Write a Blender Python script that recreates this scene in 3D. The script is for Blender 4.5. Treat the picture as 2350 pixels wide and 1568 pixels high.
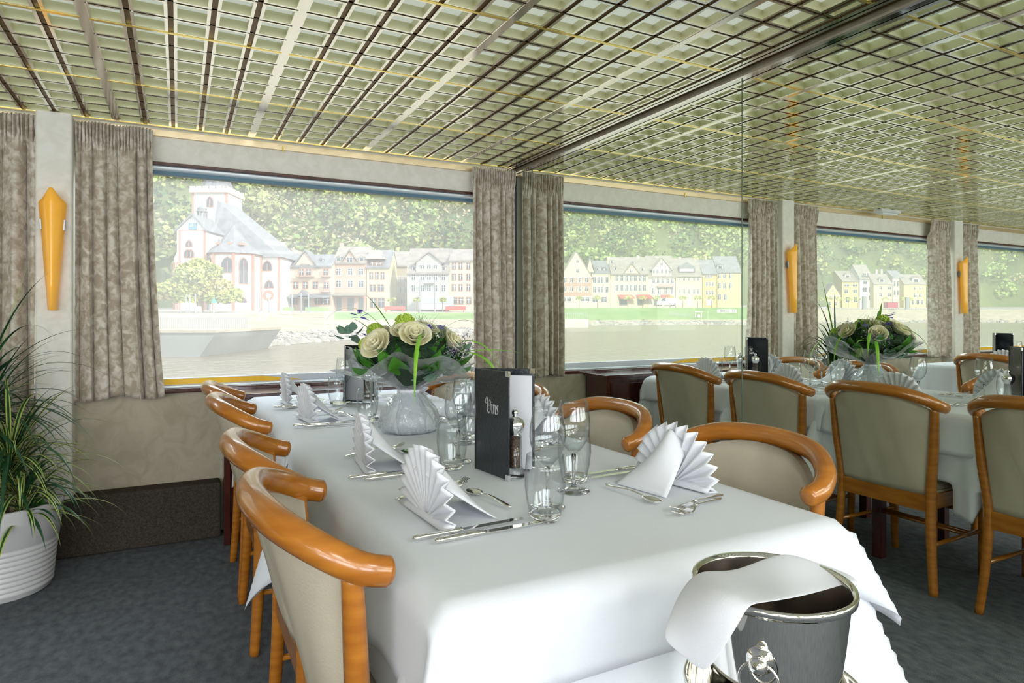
import bpy, math, random
from mathutils import Vector, Matrix
random.seed(7)
R = math.radians
PI = math.pi
sc = bpy.context.scene
for o in list(bpy.data.objects): bpy.data.objects.remove(o)
COL = sc.collection

# ---------------- camera, sky, sun, big lights, exposure ----------------
F, HY, CX = 1479.0, 727.0, 1175.0
YAW = R(27.4)
CAM = (-1.99, -3.81, 1.15)
S_, C_ = math.sin(YAW), math.cos(YAW)
cd = bpy.data.cameras.new('camera'); cam = bpy.data.objects.new('camera', cd); COL.objects.link(cam)
cam.location = CAM; cam.rotation_euler = (PI/2, 0, -YAW)
cd.sensor_width = 36; cd.lens = F/2350*36; cd.shift_y = -(784-HY)/2350; cd.clip_end = 2000; cd.clip_start = 0.02
sc.camera = cam
sc.view_settings.view_transform = 'Standard'
sc.view_settings.look = 'None'
sc.view_settings.gamma = 1
sc.view_settings.exposure = 0.25
sc.view_settings.use_curve_mapping = False
sc.cycles.caustics_reflective = True; sc.cycles.caustics_refractive = True
sc.cycles.sample_clamp_indirect = 6; sc.cycles.transparent_max_bounces = 24

world = bpy.data.worlds.new('sky'); sc.world = world; world.use_nodes = True
bg = world.node_tree.nodes['Background']
bg.inputs[0].default_value = (0.84, 0.92, 1.0, 1); bg.inputs[1].default_value = 2.2

def light(kind, name, loc, rot, energy, color, **kw):
    l = bpy.data.lights.new(name, kind); l.energy = energy; l.color = color
    for k, v in kw.items(): setattr(l, k, v)
    o = bpy.data.objects.new(name, l); COL.objects.link(o); o.location = loc; o.rotation_euler = rot
    return o
# sun stands behind the boat, to the right, and lights the far bank
sd = Vector((-0.42, 0.72, -0.50)).normalized()
light('SUN', 'sun', (0, -20, 20), sd.to_track_quat('-Z', 'Y').to_euler(), 4.2, (1.0, 0.93, 0.80), angle=R(0.6))
# daylight coming in by the windows of the opposite side of the boat
for i in range(4):
    light('AREA', 'opposite_window_daylight', (-1.25-2.49*i, -7.62, 1.38), (PI/2+0.1, 0, 0), 50, (0.93, 0.97, 1.0), shape='RECTANGLE', size=2.0, size_y=1.1)

# added fill lights, unseen above the windows, standing in for sky light
for i in range(3):
    light('AREA', 'added_sky_fill', (-1.2-2.49*i, 2.2, 3.05), (Vector((0, -3.6, -1.95))).to_track_quat('-Z', 'Y').to_euler(), 58, (0.86, 0.93, 1.0), shape='RECTANGLE', size=2.2, size_y=0.8)
# added fill lights under the louvre ceiling, out of view behind the camera
for i in range(4):
    for j in range(2):
        light('AREA', 'added_ceiling_fill', (-0.71-1.86*i, -4.97-1.24*j, 2.11), (0.0, 0, 0), 15, (1.0, 0.985, 0.95), shape='RECTANGLE', size=0.58, size_y=0.58)

# ---------------- helpers ----------------
def link_nodes(nt, a, b): nt.links.new(a, b)
def mat(name, col, rough=0.5, metal=0.0, col2=None, nscale=5.0, detail=4.0, bump=0.0, bscale=None, spec=None,
        stretch=None, sheen=0, coat=0, trans=0, emit=None, emit_s=0, ramp=(0.35, 0.65), dist=0.0):
    m = bpy.data.materials.new(name); m.use_nodes = True
    nt = m.node_tree; b = nt.nodes['Principled BSDF']
    b.inputs['Base Color'].default_value = (*col, 1); b.inputs['Roughness'].default_value = rough; b.inputs['Metallic'].default_value = metal
    if spec is not None: b.inputs['Specular IOR Level'].default_value = spec
    if sheen: b.inputs['Sheen Weight'].default_value = sheen; b.inputs['Sheen Roughness'].default_value = 0.4
    if coat: b.inputs['Coat Weight'].default_value = coat; b.inputs['Coat Roughness'].default_value = 0.12
    if trans: b.inputs['Transmission Weight'].default_value = trans
    if emit: b.inputs['Emission Color'].default_value = (*emit, 1); b.inputs['Emission Strength'].default_value = emit_s
    if col2 or bump:
        tc = nt.nodes.new('ShaderNodeTexCoord'); mp = nt.nodes.new('ShaderNodeMapping')
        link_nodes(nt, tc.outputs['Object'], mp.inputs[0])
        if stretch: mp.inputs['Scale'].default_value = stretch
    if col2:
        n = nt.nodes.new('ShaderNodeTexNoise'); n.inputs['Scale'].default_value = nscale; n.inputs['Detail'].default_value = detail
        n.inputs['Distortion'].default_value = dist
        link_nodes(nt, mp.outputs[0], n.inputs['Vector'])
        r = nt.nodes.new('ShaderNodeValToRGB'); r.color_ramp.elements[0].position = ramp[0]; r.color_ramp.elements[1].position = ramp[1]
        r.color_ramp.elements[0].color = (*col, 1); r.color_ramp.elements[1].color = (*col2, 1)
        link_nodes(nt, n.outputs['Fac'], r.inputs[0]); link_nodes(nt, r.outputs[0], b.inputs['Base Color'])
    if bump:
        n2 = nt.nodes.new('ShaderNodeTexNoise'); n2.inputs['Scale'].default_value = bscale or nscale; n2.inputs['Detail'].default_value = 3
        link_nodes(nt, mp.outputs[0], n2.inputs['Vector'])
        bp = nt.nodes.new('ShaderNodeBump'); bp.inputs['Strength'].default_value = 1.0; bp.inputs['Distance'].default_value = bump
        link_nodes(nt, n2.outputs['Fac'], bp.inputs['Height']); link_nodes(nt, bp.outputs[0], b.inputs['Normal'])
    return m

def glass_mat(name, tint=(0.98, 0.99, 0.99), diff=0.0, edge=(0.75, 0.78, 0.8), bump=0.0, bscale=20, transl=(1, 1, 1), gl=1.0, rough=0.02, both=False):
    m = bpy.data.materials.new(name); m.use_nodes = True; nt = m.node_tree; nt.nodes.clear()
    N = nt.nodes.new; out = N('ShaderNodeOutputMaterial')
    tr = N('ShaderNodeBsdfTransparent'); gs = N('ShaderNodeBsdfGlossy'); gs.inputs['Roughness'].default_value = rough
    lw = N('ShaderNodeLayerWeight'); lw.inputs[0].default_value = 0.5
    p5 = N('ShaderNodeMath'); p5.operation = 'POWER'; p5.inputs[1].default_value = 4.0; link_nodes(nt, lw.outputs['Facing'], p5.inputs[0])
    fr = N('ShaderNodeMath'); fr.operation = 'MULTIPLY_ADD'; fr.inputs[1].default_value = 0.75; fr.inputs[2].default_value = 0.05; link_nodes(nt, p5.outputs[0], fr.inputs[0])
    mc = N('ShaderNodeMix'); mc.data_type = 'RGBA'
    mc.inputs[6].default_value = (*tint, 1); mc.inputs[7].default_value = (*edge, 1)
    pw = N('ShaderNodeMath'); pw.operation = 'POWER'; pw.inputs[1].default_value = 2.5
    link_nodes(nt, lw.outputs['Facing'], pw.inputs[0]); link_nodes(nt, pw.outputs[0], mc.inputs[0]); link_nodes(nt, mc.outputs[2], tr.inputs[0])
    ml = N('ShaderNodeMath'); ml.operation = 'MULTIPLY'; ml.inputs[1].default_value = gl
    link_nodes(nt, fr.outputs[0], ml.inputs[0])
    mx = N('ShaderNodeMixShader'); link_nodes(nt, ml.outputs[0], mx.inputs[0]); link_nodes(nt, tr.outputs[0], mx.inputs[1]); link_nodes(nt, gs.outputs[0], mx.inputs[2])
    last = mx
    if diff:
        df = N('ShaderNodeBsdfTranslucent'); df.inputs[0].default_value = (*transl, 1)
        if both:
            d2 = N('ShaderNodeBsdfDiffuse'); m3 = N('ShaderNodeMixShader'); m3.inputs[0].default_value = 0.5
            link_nodes(nt, df.outputs[0], m3.inputs[1]); link_nodes(nt, d2.outputs[0], m3.inputs[2]); d2.inputs[0].default_value = (0.95, 0.96, 1, 1); df = m3
        m2 = N('ShaderNodeMixShader'); m2.inputs[0].default_value = diff
        link_nodes(nt, mx.outputs[0], m2.inputs[1]); link_nodes(nt, df.outputs[0], m2.inputs[2]); last = m2
    if bump:
        n2 = N('ShaderNodeTexNoise'); n2.inputs['Scale'].default_value = bscale
        tc = N('ShaderNodeTexCoord'); link_nodes(nt, tc.outputs['Object'], n2.inputs['Vector'])
        bp = N('ShaderNodeBump'); bp.inputs['Distance'].default_value = bump; link_nodes(nt, n2.outputs['Fac'], bp.inputs['Height'])
        for q in (gs, lw): link_nodes(nt, bp.outputs[0], q.inputs['Normal'])
    link_nodes(nt, last.outputs[0], out.inputs[0])
    return m

class MB:
    def __init__(s): s.v = []; s.f = []; s.m = []
    def add(s, vs, fs, mi=0):
        n = len(s.v); s.v += [tuple(p) for p in vs]
        for f in fs: s.f.append(tuple(i+n for i in f)); s.m.append(mi)
        return s
    def box(s, x0, x1, y0, y1, z0, z1, mi=0, M=None):
        vs = [(x, y, z) for x in (x0, x1) for y in (y0, y1) for z in (z0, z1)]
        if M: vs = [M @ Vector(p) for p in vs]
        return s.add(vs, [(0, 1, 3, 2), (4, 6, 7, 5), (0, 4, 5, 1), (2, 3, 7, 6), (0, 2, 6, 4), (1, 5, 7, 3)], mi)
    def tube(s, pts, rad, seg=10, mi=0, cap=True, flat=1.0, up=(0, 0, 1)):
        P = [Vector(p) for p in pts]; n = len(P); vs = []; fs = []
        if not hasattr(rad, '__len__'): rad = [rad]*n
        ref = Vector(up); a = None
        for i, p in enumerate(P):
            t = (P[min(i+1, n-1)]-P[max(i-1, 0)]).normalized()
            if a is None:
                a = ref.cross(t)
                if a.length < 1e-3: a = Vector((1, 0, 0)).cross(t)
                if a.length < 1e-3: a = Vector((0, 1, 0)).cross(t)
            else: a = a - t*a.dot(t)
            a.normalize(); b = t.cross(a).normalized()
            for k in range(seg):
                an = 2*PI*k/seg; vs.append(p + a*math.cos(an)*rad[i] + b*math.sin(an)*rad[i]*flat)
        for i in range(n-1):
            for k in range(seg): k2 = (k+1) % seg; fs.append((i*seg+k, i*seg+k2, (i+1)*seg+k2, (i+1)*seg+k))
        if cap: fs.append(tuple(reversed(range(seg)))); fs.append(tuple((n-1)*seg+k for k in range(seg)))
        return s.add(vs, fs, mi)
    def lathe(s, prof, c=(0, 0, 0), seg=32, mi=0, M=None, fn=None):
        vs = []; fs = []
        for (r, z) in prof:
            for k in range(seg):
                an = 2*PI*k/seg; rr = r*(fn(an, z) if fn else 1)
                vs.append(Vector((c[0]+rr*math.cos(an), c[1]+rr*math.sin(an), c[2]+z)))
        if M: vs = [M @ p for p in vs]
        for i in range(len(prof)-1):
            for k in range(seg): k2 = (k+1) % seg; fs.append((i*seg+k, i*seg+k2, (i+1)*seg+k2, (i+1)*seg+k))
        return s.add(vs, fs, mi)
    def grid(s, fn, nu, nv, mi=0, closed=False):
        vs = [fn(i/nu, j/nv) for j in range(nv+1) for i in range(nu+1)]
        fs = [(j*(nu+1)+i, j*(nu+1)+i+1, (j+1)*(nu+1)+i+1, (j+1)*(nu+1)+i) for j in range(nv) for i in range(nu)]
        return s.add(vs, fs, mi)
    def prism(s, poly, y0, y1, mi=0, M=None):
        n = len(poly); vs = [(x, y0, z) for x, z in poly]+[(x, y1, z) for x, z in poly]
        if M: vs = [M @ Vector(p) for p in vs]
        fs = [tuple(range(n)), tuple(reversed(range(n, 2*n)))]+[(i, i+n, (i+1) % n+n, (i+1) % n) for i in range(n)]
        return s.add(vs, fs, mi)
    def ball(s, c, r, seg=10, rings=6, mi=0, sc_=(1, 1, 1), jit=0):
        prof = [(math.sin(PI*i/rings), -math.cos(PI*i/rings)) for i in range(rings+1)]
        vs = []; fs = []
        for (q, z) in prof:
            for k in range(seg):
                j = 1+random.uniform(-jit, jit)
                vs.append((c[0]+r*sc_[0]*q*j*math.cos(2*PI*k/seg), c[1]+r*sc_[1]*q*j*math.sin(2*PI*k/seg), c[2]+r*sc_[2]*z*j))
        for i in range(rings):
            for k in range(seg): k2 = (k+1) % seg; fs.append((i*seg+k, i*seg+k2, (i+1)*seg+k2, (i+1)*seg+k))
        return s.add(vs, fs, mi)
    def build(s, name, mats, parent=None, smooth=False, bevel=0, subsurf=0, solid=0, weld=False, auto=None):
        me = bpy.data.meshes.new(name); me.from_pydata(s.v, [], s.f)
        if not isinstance(mats, (list, tuple)): mats = [mats]
        for q in mats: me.materials.append(q)
        for p, mi in zip(me.polygons, s.m): p.material_index = mi; p.use_smooth = smooth
        me.validate(); me.update()
        o = bpy.data.objects.new(name, me); COL.objects.link(o)
        if parent: o.parent = parent
        if solid: q = o.modifiers.new('s', 'SOLIDIFY'); q.thickness = solid; q.offset = 0
        if bevel: q = o.modifiers.new('b', 'BEVEL'); q.width = bevel; q.segments = 3; q.limit_method = 'ANGLE'
        if subsurf: q = o.modifiers.new('u', 'SUBSURF'); q.levels = subsurf; q.render_levels = subsurf
        return o

def tag(o, label=None, cat=None, group=None, kind=None):
    if label: o['label'] = label
    if cat: o['category'] = cat
    if group: o['group'] = group
    if kind: o['kind'] = kind
    return o
def thing(name, label, cat, loc=(0, 0, 0), rz=0, group=None):
    o = bpy.data.objects.new(name, None); COL.objects.link(o); o.location = loc; o.rotation_euler = (0, 0, rz); o.empty_display_size = 0.05
    return tag(o, label, cat, group)
def copy_tree(o, parent=None):
    c = o.copy(); COL.objects.link(c)
    if parent: c.parent = parent
    for ch in list(o.children): copy_tree(ch, c)
    return c
def dup(o, loc, rz, label, group=None):
    c = copy_tree(o); c.location = loc; c.rotation_euler = (0, 0, rz); c['label'] = label
    if group: c['group'] = group
    return c
def struct(name, mb, m, **kw): return tag(mb.build(name, m, **kw), kind='structure')
def bez(p0, p1, p2, n):
    return [tuple((1-t)**2*a+2*t*(1-t)*b+t*t*c for a, b, c in zip(p0, p1, p2)) for t in [i/n for i in range(n+1)]]
def catmull(P, n=6):
    out = []; P = [Vector(p) for p in P]
    for i in range(len(P)-1):
        a = P[max(i-1, 0)]; b = P[i]; c = P[i+1]; d = P[min(i+2, len(P)-1)]
        for k in range(n):
            t = k/n; out.append(0.5*((2*b)+(c-a)*t+(2*a-5*b+4*c-d)*t*t+(3*b-a-3*c+d)*t**3))
    out.append(P[-1]); return out
def text(body, size, mat_, parent, M, name='lettering', ext=0.0005, align='CENTER'):
    cu = bpy.data.curves.new(name, 'FONT'); cu.body = body; cu.size = size; cu.extrude = ext; cu.align_x = align; cu.materials.append(mat_); cu.resolution_u = 3
    o = bpy.data.objects.new(name, cu); COL.objects.link(o)
    bpy.context.view_layer.update()
    me = bpy.data.meshes.new_from_object(o.evaluated_get(bpy.context.evaluated_depsgraph_get())); bpy.data.objects.remove(o)
    o = bpy.data.objects.new(name, me); COL.objects.link(o)
    if parent: o.parent = parent
    o.matrix_local = M
    return o

# ---------------- materials ----------------
m_wall = mat('wallpaper', (0.78, 0.75, 0.68), 0.75, col2=(0.85, 0.82, 0.76), nscale=14, detail=8, dist=1.2, ramp=(0.38, 0.62))
m_wall_low = mat('wallpaper_sand', (0.42, 0.375, 0.275), 0.7, col2=(0.50, 0.45, 0.34), nscale=9, detail=8, dist=1.5, ramp=(0.38, 0.62))
m_gold = mat('champagne_metal', (1.0, 0.98, 0.90), 0.12, 1.0)
m_goldwall = mat('gilt_cell_wall', (0.70, 0.68, 0.46), 0.36, 0.5)
m_brown = mat('bronze_groove', (0.17, 0.095, 0.028), 0.4, 0.5)
m_brass = mat('brass_trim', (0.86, 0.70, 0.47), 0.38, 0.8)
m_yellowbrass = mat('yellow_brass', (1.0, 0.80, 0.25), 0.2, 1.0)
m_panel = mat('ceiling_panel_added_glow', (0.32, 0.34, 0.29), 0.9, col2=(0.28, 0.31, 0.26), nscale=1.5, emit=(0.88, 0.95, 0.82), emit_s=0.42)  # pale glow added to the panel to lift the room light
m_carpet = mat('carpet', (0.095, 0.105, 0.120), 0.95, col2=(0.19, 0.205, 0.225), nscale=34, detail=12, bump=0.004, bscale=420, ramp=(0.30, 0.75), stretch=(1, 0.6, 1), spec=0.1)
m_skirt = mat('carpet_skirting', (0.045, 0.038, 0.030), 0.95, col2=(0.09, 0.075, 0.06), nscale=180, detail=4, bump=0.003, bscale=350, spec=0.1)
m_wood = mat('cherry_wood', (0.36, 0.115, 0.008), 0.26, col2=(0.48, 0.175, 0.016), nscale=9, detail=6, stretch=(1, 1, 6), coat=0.6)
m_darkwood = mat('mahogany', (0.05, 0.010, 0.008), 0.2, col2=(0.09, 0.02, 0.015), nscale=5, detail=6, stretch=(6, 6, 1), coat=0.6)
m_leather = mat('taupe_leather', (0.50, 0.44, 0.34), 0.42, col2=(0.56, 0.50, 0.39), nscale=6, bump=0.0006, bscale=260)
m_cloth = mat('white_damask', (0.76, 0.79, 0.85), 0.85, col2=(0.79, 0.82, 0.87), nscale=3, bump=0.0004, bscale=500, sheen=0.1)
m_napkin = mat('napkin_cotton', (0.76, 0.77, 0.82), 0.8, bump=0.0003, bscale=600)
m_curtain = mat('velvet_curtain', (0.40, 0.33, 0.25), 0.75, col2=(0.70, 0.64, 0.56), nscale=26, detail=10, dist=0.8, ramp=(0.40, 0.66), sheen=0.35, bump=0.001, bscale=200)
m_steel = mat('polished_steel', (0.82, 0.80, 0.76), 0.07, 1.0)
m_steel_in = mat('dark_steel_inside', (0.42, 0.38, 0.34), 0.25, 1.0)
m_chrome = mat('chrome', (0.9, 0.9, 0.92), 0.06, 1.0)
m_black = mat('black_leatherette', (0.012, 0.016, 0.022), 0.32, bump=0.0012, bscale=120, coat=0.2)
m_paper = mat('paper', (0.70, 0.70, 0.74), 0.6)
m_ink = mat('dark_print', (0.06, 0.06, 0.08), 0.6)
m_silver = mat('silver_foil', (0.85, 0.85, 0.9), 0.25, 0.6)
m_pepper = mat('peppercorns', (0.012, 0.008, 0.006), 0.6, col2=(0.16, 0.09, 0.05), nscale=260, detail=2, bump=0.002, bscale=260)
m_salt = mat('salt_crystals', (0.7, 0.72, 0.74), 0.6, bump=0.001, bscale=300)
m_glass = glass_mat('clear_glass', edge=(0.74, 0.77, 0.80))
m_glass_thick = bpy.data.materials.new('thick_glass'); m_glass_thick.use_nodes = True
_b = m_glass_thick.node_tree.nodes['Principled BSDF']; _b.inputs['Transmission Weight'].default_value = 1; _b.inputs['Roughness'].default_value = 0.0; _b.inputs['IOR'].default_value = 1.45
m_pane = glass_mat('window_glass', tint=(0.95, 0.97, 0.97), diff=0.13, edge=(0.9, 0.93, 0.93), gl=0.10, transl=(1.0, 0.955, 0.90))  # outdoor haze put into the pane as a warm milky film
m_cello = glass_mat('cellophane', tint=(0.93, 0.95, 0.97), diff=0.24, edge=(0.72, 0.75, 0.8), bump=0.02, bscale=28, gl=1.6, rough=0.06, both=True)
m_wrap = mat('silver_grey_paper', (0.62, 0.66, 0.70), 0.35, bump=0.004, bscale=30, coat=0.5)
m_mirror = mat('mirror_silver', (0.84, 0.88, 0.80), 0.0, 1.0)
m_seam = mat('mirror_edge_green', (0.10, 0.16, 0.14), 0.3, 0.3)
m_white = mat('white_plastic', (0.72, 0.72, 0.73), 0.35)
m_soil = mat('soil', (0.05, 0.03, 0.02), 0.95, col2=(0.12, 0.08, 0.05), nscale=60, bump=0.006, bscale=60)
m_amber = mat('amber_glass', (0.85, 0.42, 0.04), 0.35, col2=(0.95, 0.55, 0.10), nscale=3, emit=(1.0, 0.42, 0.03), emit_s=0.22, coat=0.3)
m_grey = mat('grey_metal', (0.33, 0.34, 0.36), 0.35, 0.7)
m_alu = mat('pale_aluminium', (0.72, 0.78, 0.84), 0.25, 0.4)
m_blue = mat('sky_reflection_blue', (0.10, 0.20, 0.27), 0.4)  # sky reflection along the top frame, painted in as blue
m_yellow = mat('yellow_boat_paint', (0.90, 0.52, 0.01), 0.4, col2=(0.78, 0.40, 0.0), nscale=12, ramp=(0.45, 0.8))
m_lilac = mat('pale_boat_paint', (0.60, 0.62, 0.70), 0.4)

# ---------------- room shell ----------------
ZC = 2.122; XL, YB = -9.2, -7.5
struct('floor', MB().box(XL, 0, YB, 0, -0.1, 0), m_carpet)
P = 0.12
pillars = [-2.51-2.49*i for i in range(3)]
GT, GB = 1.94, 0.80      # glass opening
# window wall: lower part, valance above the windows
b = MB(); b.box(XL, 0, 0.0, 0.16, 0, 0.755, 0); struct('wall_front', b, [m_wall_low, m_wall])
b = MB(); b.box(XL, 0, 0.0, 0.16, 1.945, 2.30, 0); struct('wall_front_upper', b, m_wall)
for i, x in enumerate(pillars):
    b = MB(); b.box(x-0.072, x+0.072, -0.12, 0.16, 0, 2.12, 0)
    o = struct('trim_%d' % (i+1), b, m_wall, bevel=0.012)
b = MB(); b.box(-0.16, 0, 0, 0.16, 0.755, 1.945); b.box(XL, -7.6, 0, 0.16, 0.755, 1.945); struct('wall_front_end', b, m_wall)
# brass strip under the ceiling
b = MB(); b.box(XL, -0.002, -0.022, 0.0, 2.082, 2.118); struct('trim_8', b, m_brass, bevel=0.003)
b = MB()
for x in (-1.47, -3.9): b.box(x-0.004, x+0.004, -0.028, -0.02, 2.07, 2.10)
struct('trim_9', b, m_yellowbrass)
# carpet-clad box along the floor
b = MB(); b.box(XL, -1.79, -0.125, 0, 0, 0.285); b.box(-0.54, 0, -0.125, 0, 0, 0.285); struct('baseboard_front', b, m_skirt, bevel=0.012)
# windows
wx = [(-2.44, -0.16)]+[(-2.44-2.49*i, -2.58-2.49*(i-1)+0.0) for i in range(1, 3)]
for i, (a, c) in enumerate(wx):
    if i: c = pillars[i-1]-0.07
    a = pillars[i]+0.07
    w = bpy.data.objects.new('window_%d' % (i+1), None); COL.objects.link(w); tag(w, kind='structure')
    MB().box(a, c, 0.06, 0.066, 0.82, 1.93).build('pane', m_pane, w)
    b = MB(); b.box(a, c, -0.015, 0.16, 1.936, 1.952, 0); b.build('top_trim', m_darkwood, w, bevel=0.002)
    b = MB(); b.box(a, c, 0.0, 0.06, 1.917, 1.936); b.build('top_frame', m_alu, w, bevel=0.006)
    b = MB(); b.box(a, c, 0.05, 0.10, 1.900, 1.918); b.build('sky_blue_strip', m_blue, w, bevel=0.002)
    b = MB(); b.box(a, c, -0.035, 0.16, 0.752, 0.776); b.build('window_sill', m_darkwood, w, bevel=0.006)
    b = MB(); b.box(a, c, -0.01, 0.05, 0.776, 0.786); b.build('sill_strip', m_alu, w, bevel=0.003)
    b = MB(); b.box(a, c, 0.045, 0.08, 0.776, 0.822, 0); b.build('bottom_frame', m_lilac, w, bevel=0.002)
    x1 = -1.35 if i == 0 else c-0.25
    b = MB(); b.grid(lambda u, v: (a+(x1-a)*u-(0.22*v*u), 0.0435, 0.790+0.029*v), 30, 2)
    b.build('yellow_paint_patch', m_yellow, w, solid=0.002)
# mirror wall with three panels
b = MB(); b.box(0.012, 0.2, YB, 0.16, 0, 2.3); struct('wall_right', b, m_wall_low)
seams = [-0.021, -0.252, -1.957, -3.66, -5.36, -7.06]
for i in range(5):
    y0, y1 = seams[i+1]+0.0012, seams[i]-0.0012
    o = MB().box(0, 0.008, y0, y1, 0.0, 2.093).build('wall_mirror', m_mirror)
    lab = ['narrow mirror strip in the corner beside the window curtain', 'wide wall mirror between the two thin vertical seams, behind the table',
           'wall mirror panel to the right of the long seam, reflecting the near chairs', 'wall mirror panel beyond the frame edge', 'last wall mirror panel beyond the frame edge'][i]
    tag(o, lab, 'mirror', 'floor to ceiling mirror panels on the side wall')
b = MB()
for y in seams[1:5]: b.box(-0.001, 0.006, y-0.0016, y+0.0016, 0.0, 2.093)
struct('trim_10', b, m_seam)
b = MB(); b.box(-0.012, 0.0, YB, 0, 2.093, 2.10); struct('trim_11', b, m_chrome)
b = MB(); b.box(-0.01, 0.011, -0.021, 0, 0.0, 2.093); struct('trim_12', b, mat('dark_joint', (0.03, 0.035, 0.035), 0.5))
# back and left walls, openings on the far side of the boat
struct('wall_left', MB().box(XL-0.15, XL, YB, 0.16, 0, 2.3), m_wall_low)
b = MB(); b.box(XL, 0, YB-0.1, YB, 0, 0.8); b.box(XL, 0, YB-0.1, YB, 1.95, 2.3)
for x in (-0.1, -2.5, -4.99, -7.48, -9.0): b.box(x-0.15, x+0.15, YB-0.1, YB, 0.8, 1.95)
struct('wall_back', b, m_wall_low)

# ceiling: pale panel above, polished louvre grid below
b = MB(); b.box(XL, 0, YB, 0.16, 2.155, 2.32, 0); ceil = struct('ceiling', b, m_panel)
gx0, pitch = -0.399, 0.124
xs = sorted([gx0+pitch*k for k in range(-71, 3)])+[-0.088]; ys = sorted([-0.07-pitch*k for k in range(0, 60)])
fl = MB(); iw = MB(); br = MB(); yb = MB()
zb = ZC
for i in range(len(xs)-1):
    for j in range(len(ys)-1):
        x0, x1, y0, y1 = xs[i], xs[i+1], ys[j], ys[j+1]
        a0, a1, b0, b1 = x0+0.0085, x1-0.0085, y0+0.0048, y1-0.0048
        c0, c1, d0, d1 = x0+0.0190, x1-0.0190, y0+0.0138, y1-0.0138
        o8 = [(a0, b0, zb), (a1, b0, zb), (a1, b1, zb), (a0, b1, zb), (c0, d0, zb), (c1, d0, zb), (c1, d1, zb), (c0, d1, zb)]
        fl.add(o8, [(0, 4, 5, 1), (1, 5, 6, 2), (2, 6, 7, 3), (3, 7, 4, 0)])
        e = 0.032; g = 0.003
        t8 = [(c0, d0, zb), (c1, d0, zb), (c1, d1, zb), (c0, d1, zb), (c0-g, d0-g/2, zb+e), (c1+g, d0-g/2, zb+e), (c1+g, d1+g/2, zb+e), (c0-g, d1+g/2, zb+e)]
        iw.add(t8, [(0, 1, 5, 4), (1, 2, 6, 5), (2, 3, 7, 6), (3, 0, 4, 7)])
fl.build('louvre_frames', m_gold, ceil); iw.build('louvre_cells', m_goldwall, ceil)
for x in xs: br.box(x-0.0087, x+0.0087, ys[0], ys[-1], zb+0.004, zb+0.03)
for y in ys: br.box(xs[0], xs[-1], y-0.0049, y+0.0049, zb+0.004, zb+0.03)
br.build('louvre_grooves', m_brown, ceil)
b = MB()
for k in range(-14, 1):
    x = gx0+0.62*k; b.box(x-0.0125, x+0.0125, ys[0], ys[-1], zb-0.002, zb+0.003)
b.build('main_runners', m_gold, ceil)
for k in range(0, 12):
    y = -0.07-0.62*k
    yb.box(xs[0], xs[-1], y-0.006, y+0.006, zb-0.0015, zb+0.0035)
yb.build('cross_runners', m_yellowbrass, ceil)
b = MB()
for x in (-0.078, -0.054, -0.022): b.box(x-0.008, x+0.008, ys[0], 0, zb-0.006, zb+0.01)
b.build('edge_runners', m_gold, ceil)
b = MB(); b.box(-0.09, 0, ys[0], 0, zb+0.012, zb+0.02); b.build('edge_channel', m_brown, ceil)
# oval emergency lamp under the ceiling
t = thing('emergency_light', 'white oval ceiling fitting seen in the mirror above the third window', 'ceiling fitting', (-3.72, -0.19, 2.12))
b = MB(); b.box(-0.14, 0.14, -0.045, 0.045, -0.035, 0.0); b.build('housing', m_white, t, bevel=0.015)
b = MB(); b.box(-0.11, 0.11, -0.03, 0.03, -0.046, -0.034); b.build('diffuser', mat('frosted_cover', (0.8, 0.84, 0.84), 0.3), t, bevel=0.006)

# ---------------- sconces ----------------
def sconce(x, label):
    t = thing('wall_sconce', label, 'wall lamp', (x, -0.12, 1.18), 0, 'amber wall lamps on the pillars')
    sec = [(0.0, 0.017), (0.12, 0.0255), (0.35, 0.042), (0.50, 0.0535), (0.51, 0.053)]
    b = MB(); L = []
    for z, h in sec[:-1]: L.append([(-h, -0.028, z), (-h*0.5, -0.052, z), (-h*0.12, -0.075, z), (h*0.12, -0.075, z), (h*0.5, -0.052, z), (h, -0.028, z)])
    h = 0.0535; L.append([(-h*0.95, -0.030, 0.505), (-h*0.55, -0.052, 0.528), (-h*0.12, -0.076, 0.566), (h*0.12, -0.076, 0.566), (h*0.55, -0.052, 0.528), (h*0.95, -0.030, 0.505)])
    b.add([p for r in L for p in r], [(r*6+k, r*6+k+1, (r+1)*6+k+1, (r+1)*6+k) for r in range(len(L)-1) for k in range(5)])
    b.build('glass_shade', m_amber, t, smooth=True, solid=0.004)
    b = MB(); b.lathe([(0, 0), (0.035, 0), (0.035, 0.012), (0, 0.012)], (0, 0, 0), 20, M=Matrix.Translation((0, 0, 0.40)) @ Matrix.Rotation(PI/2, 4, 'X'))
    b.box(-0.05, 0.05, -0.03, -0.022, 0.39, 0.41); b.box(-0.008, 0.008, -0.03, 0, 0.39, 0.41); b.build('mount', m_grey, t)
    for s in (-1, 1):
        b = MB(); b.box(-0.0035, 0.0035, -0.036, -0.018, -0.025, 0.025, M=Matrix.Translation((s*0.0455, 0, 0.4)) @ Matrix.Rotation(s*0.06, 4, 'Y')); b.build('clip', m_grey, t, bevel=0.001)
sconce(-2.51, 'amber glass wall lamp on the pillar at the left of the photo')
sconce(-5.00, 'amber glass wall lamp on the next pillar, seen in the mirror beside the curtains')
sconce(-7.49, 'amber glass wall lamp on the furthest pillar, seen small in the mirror')

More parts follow.
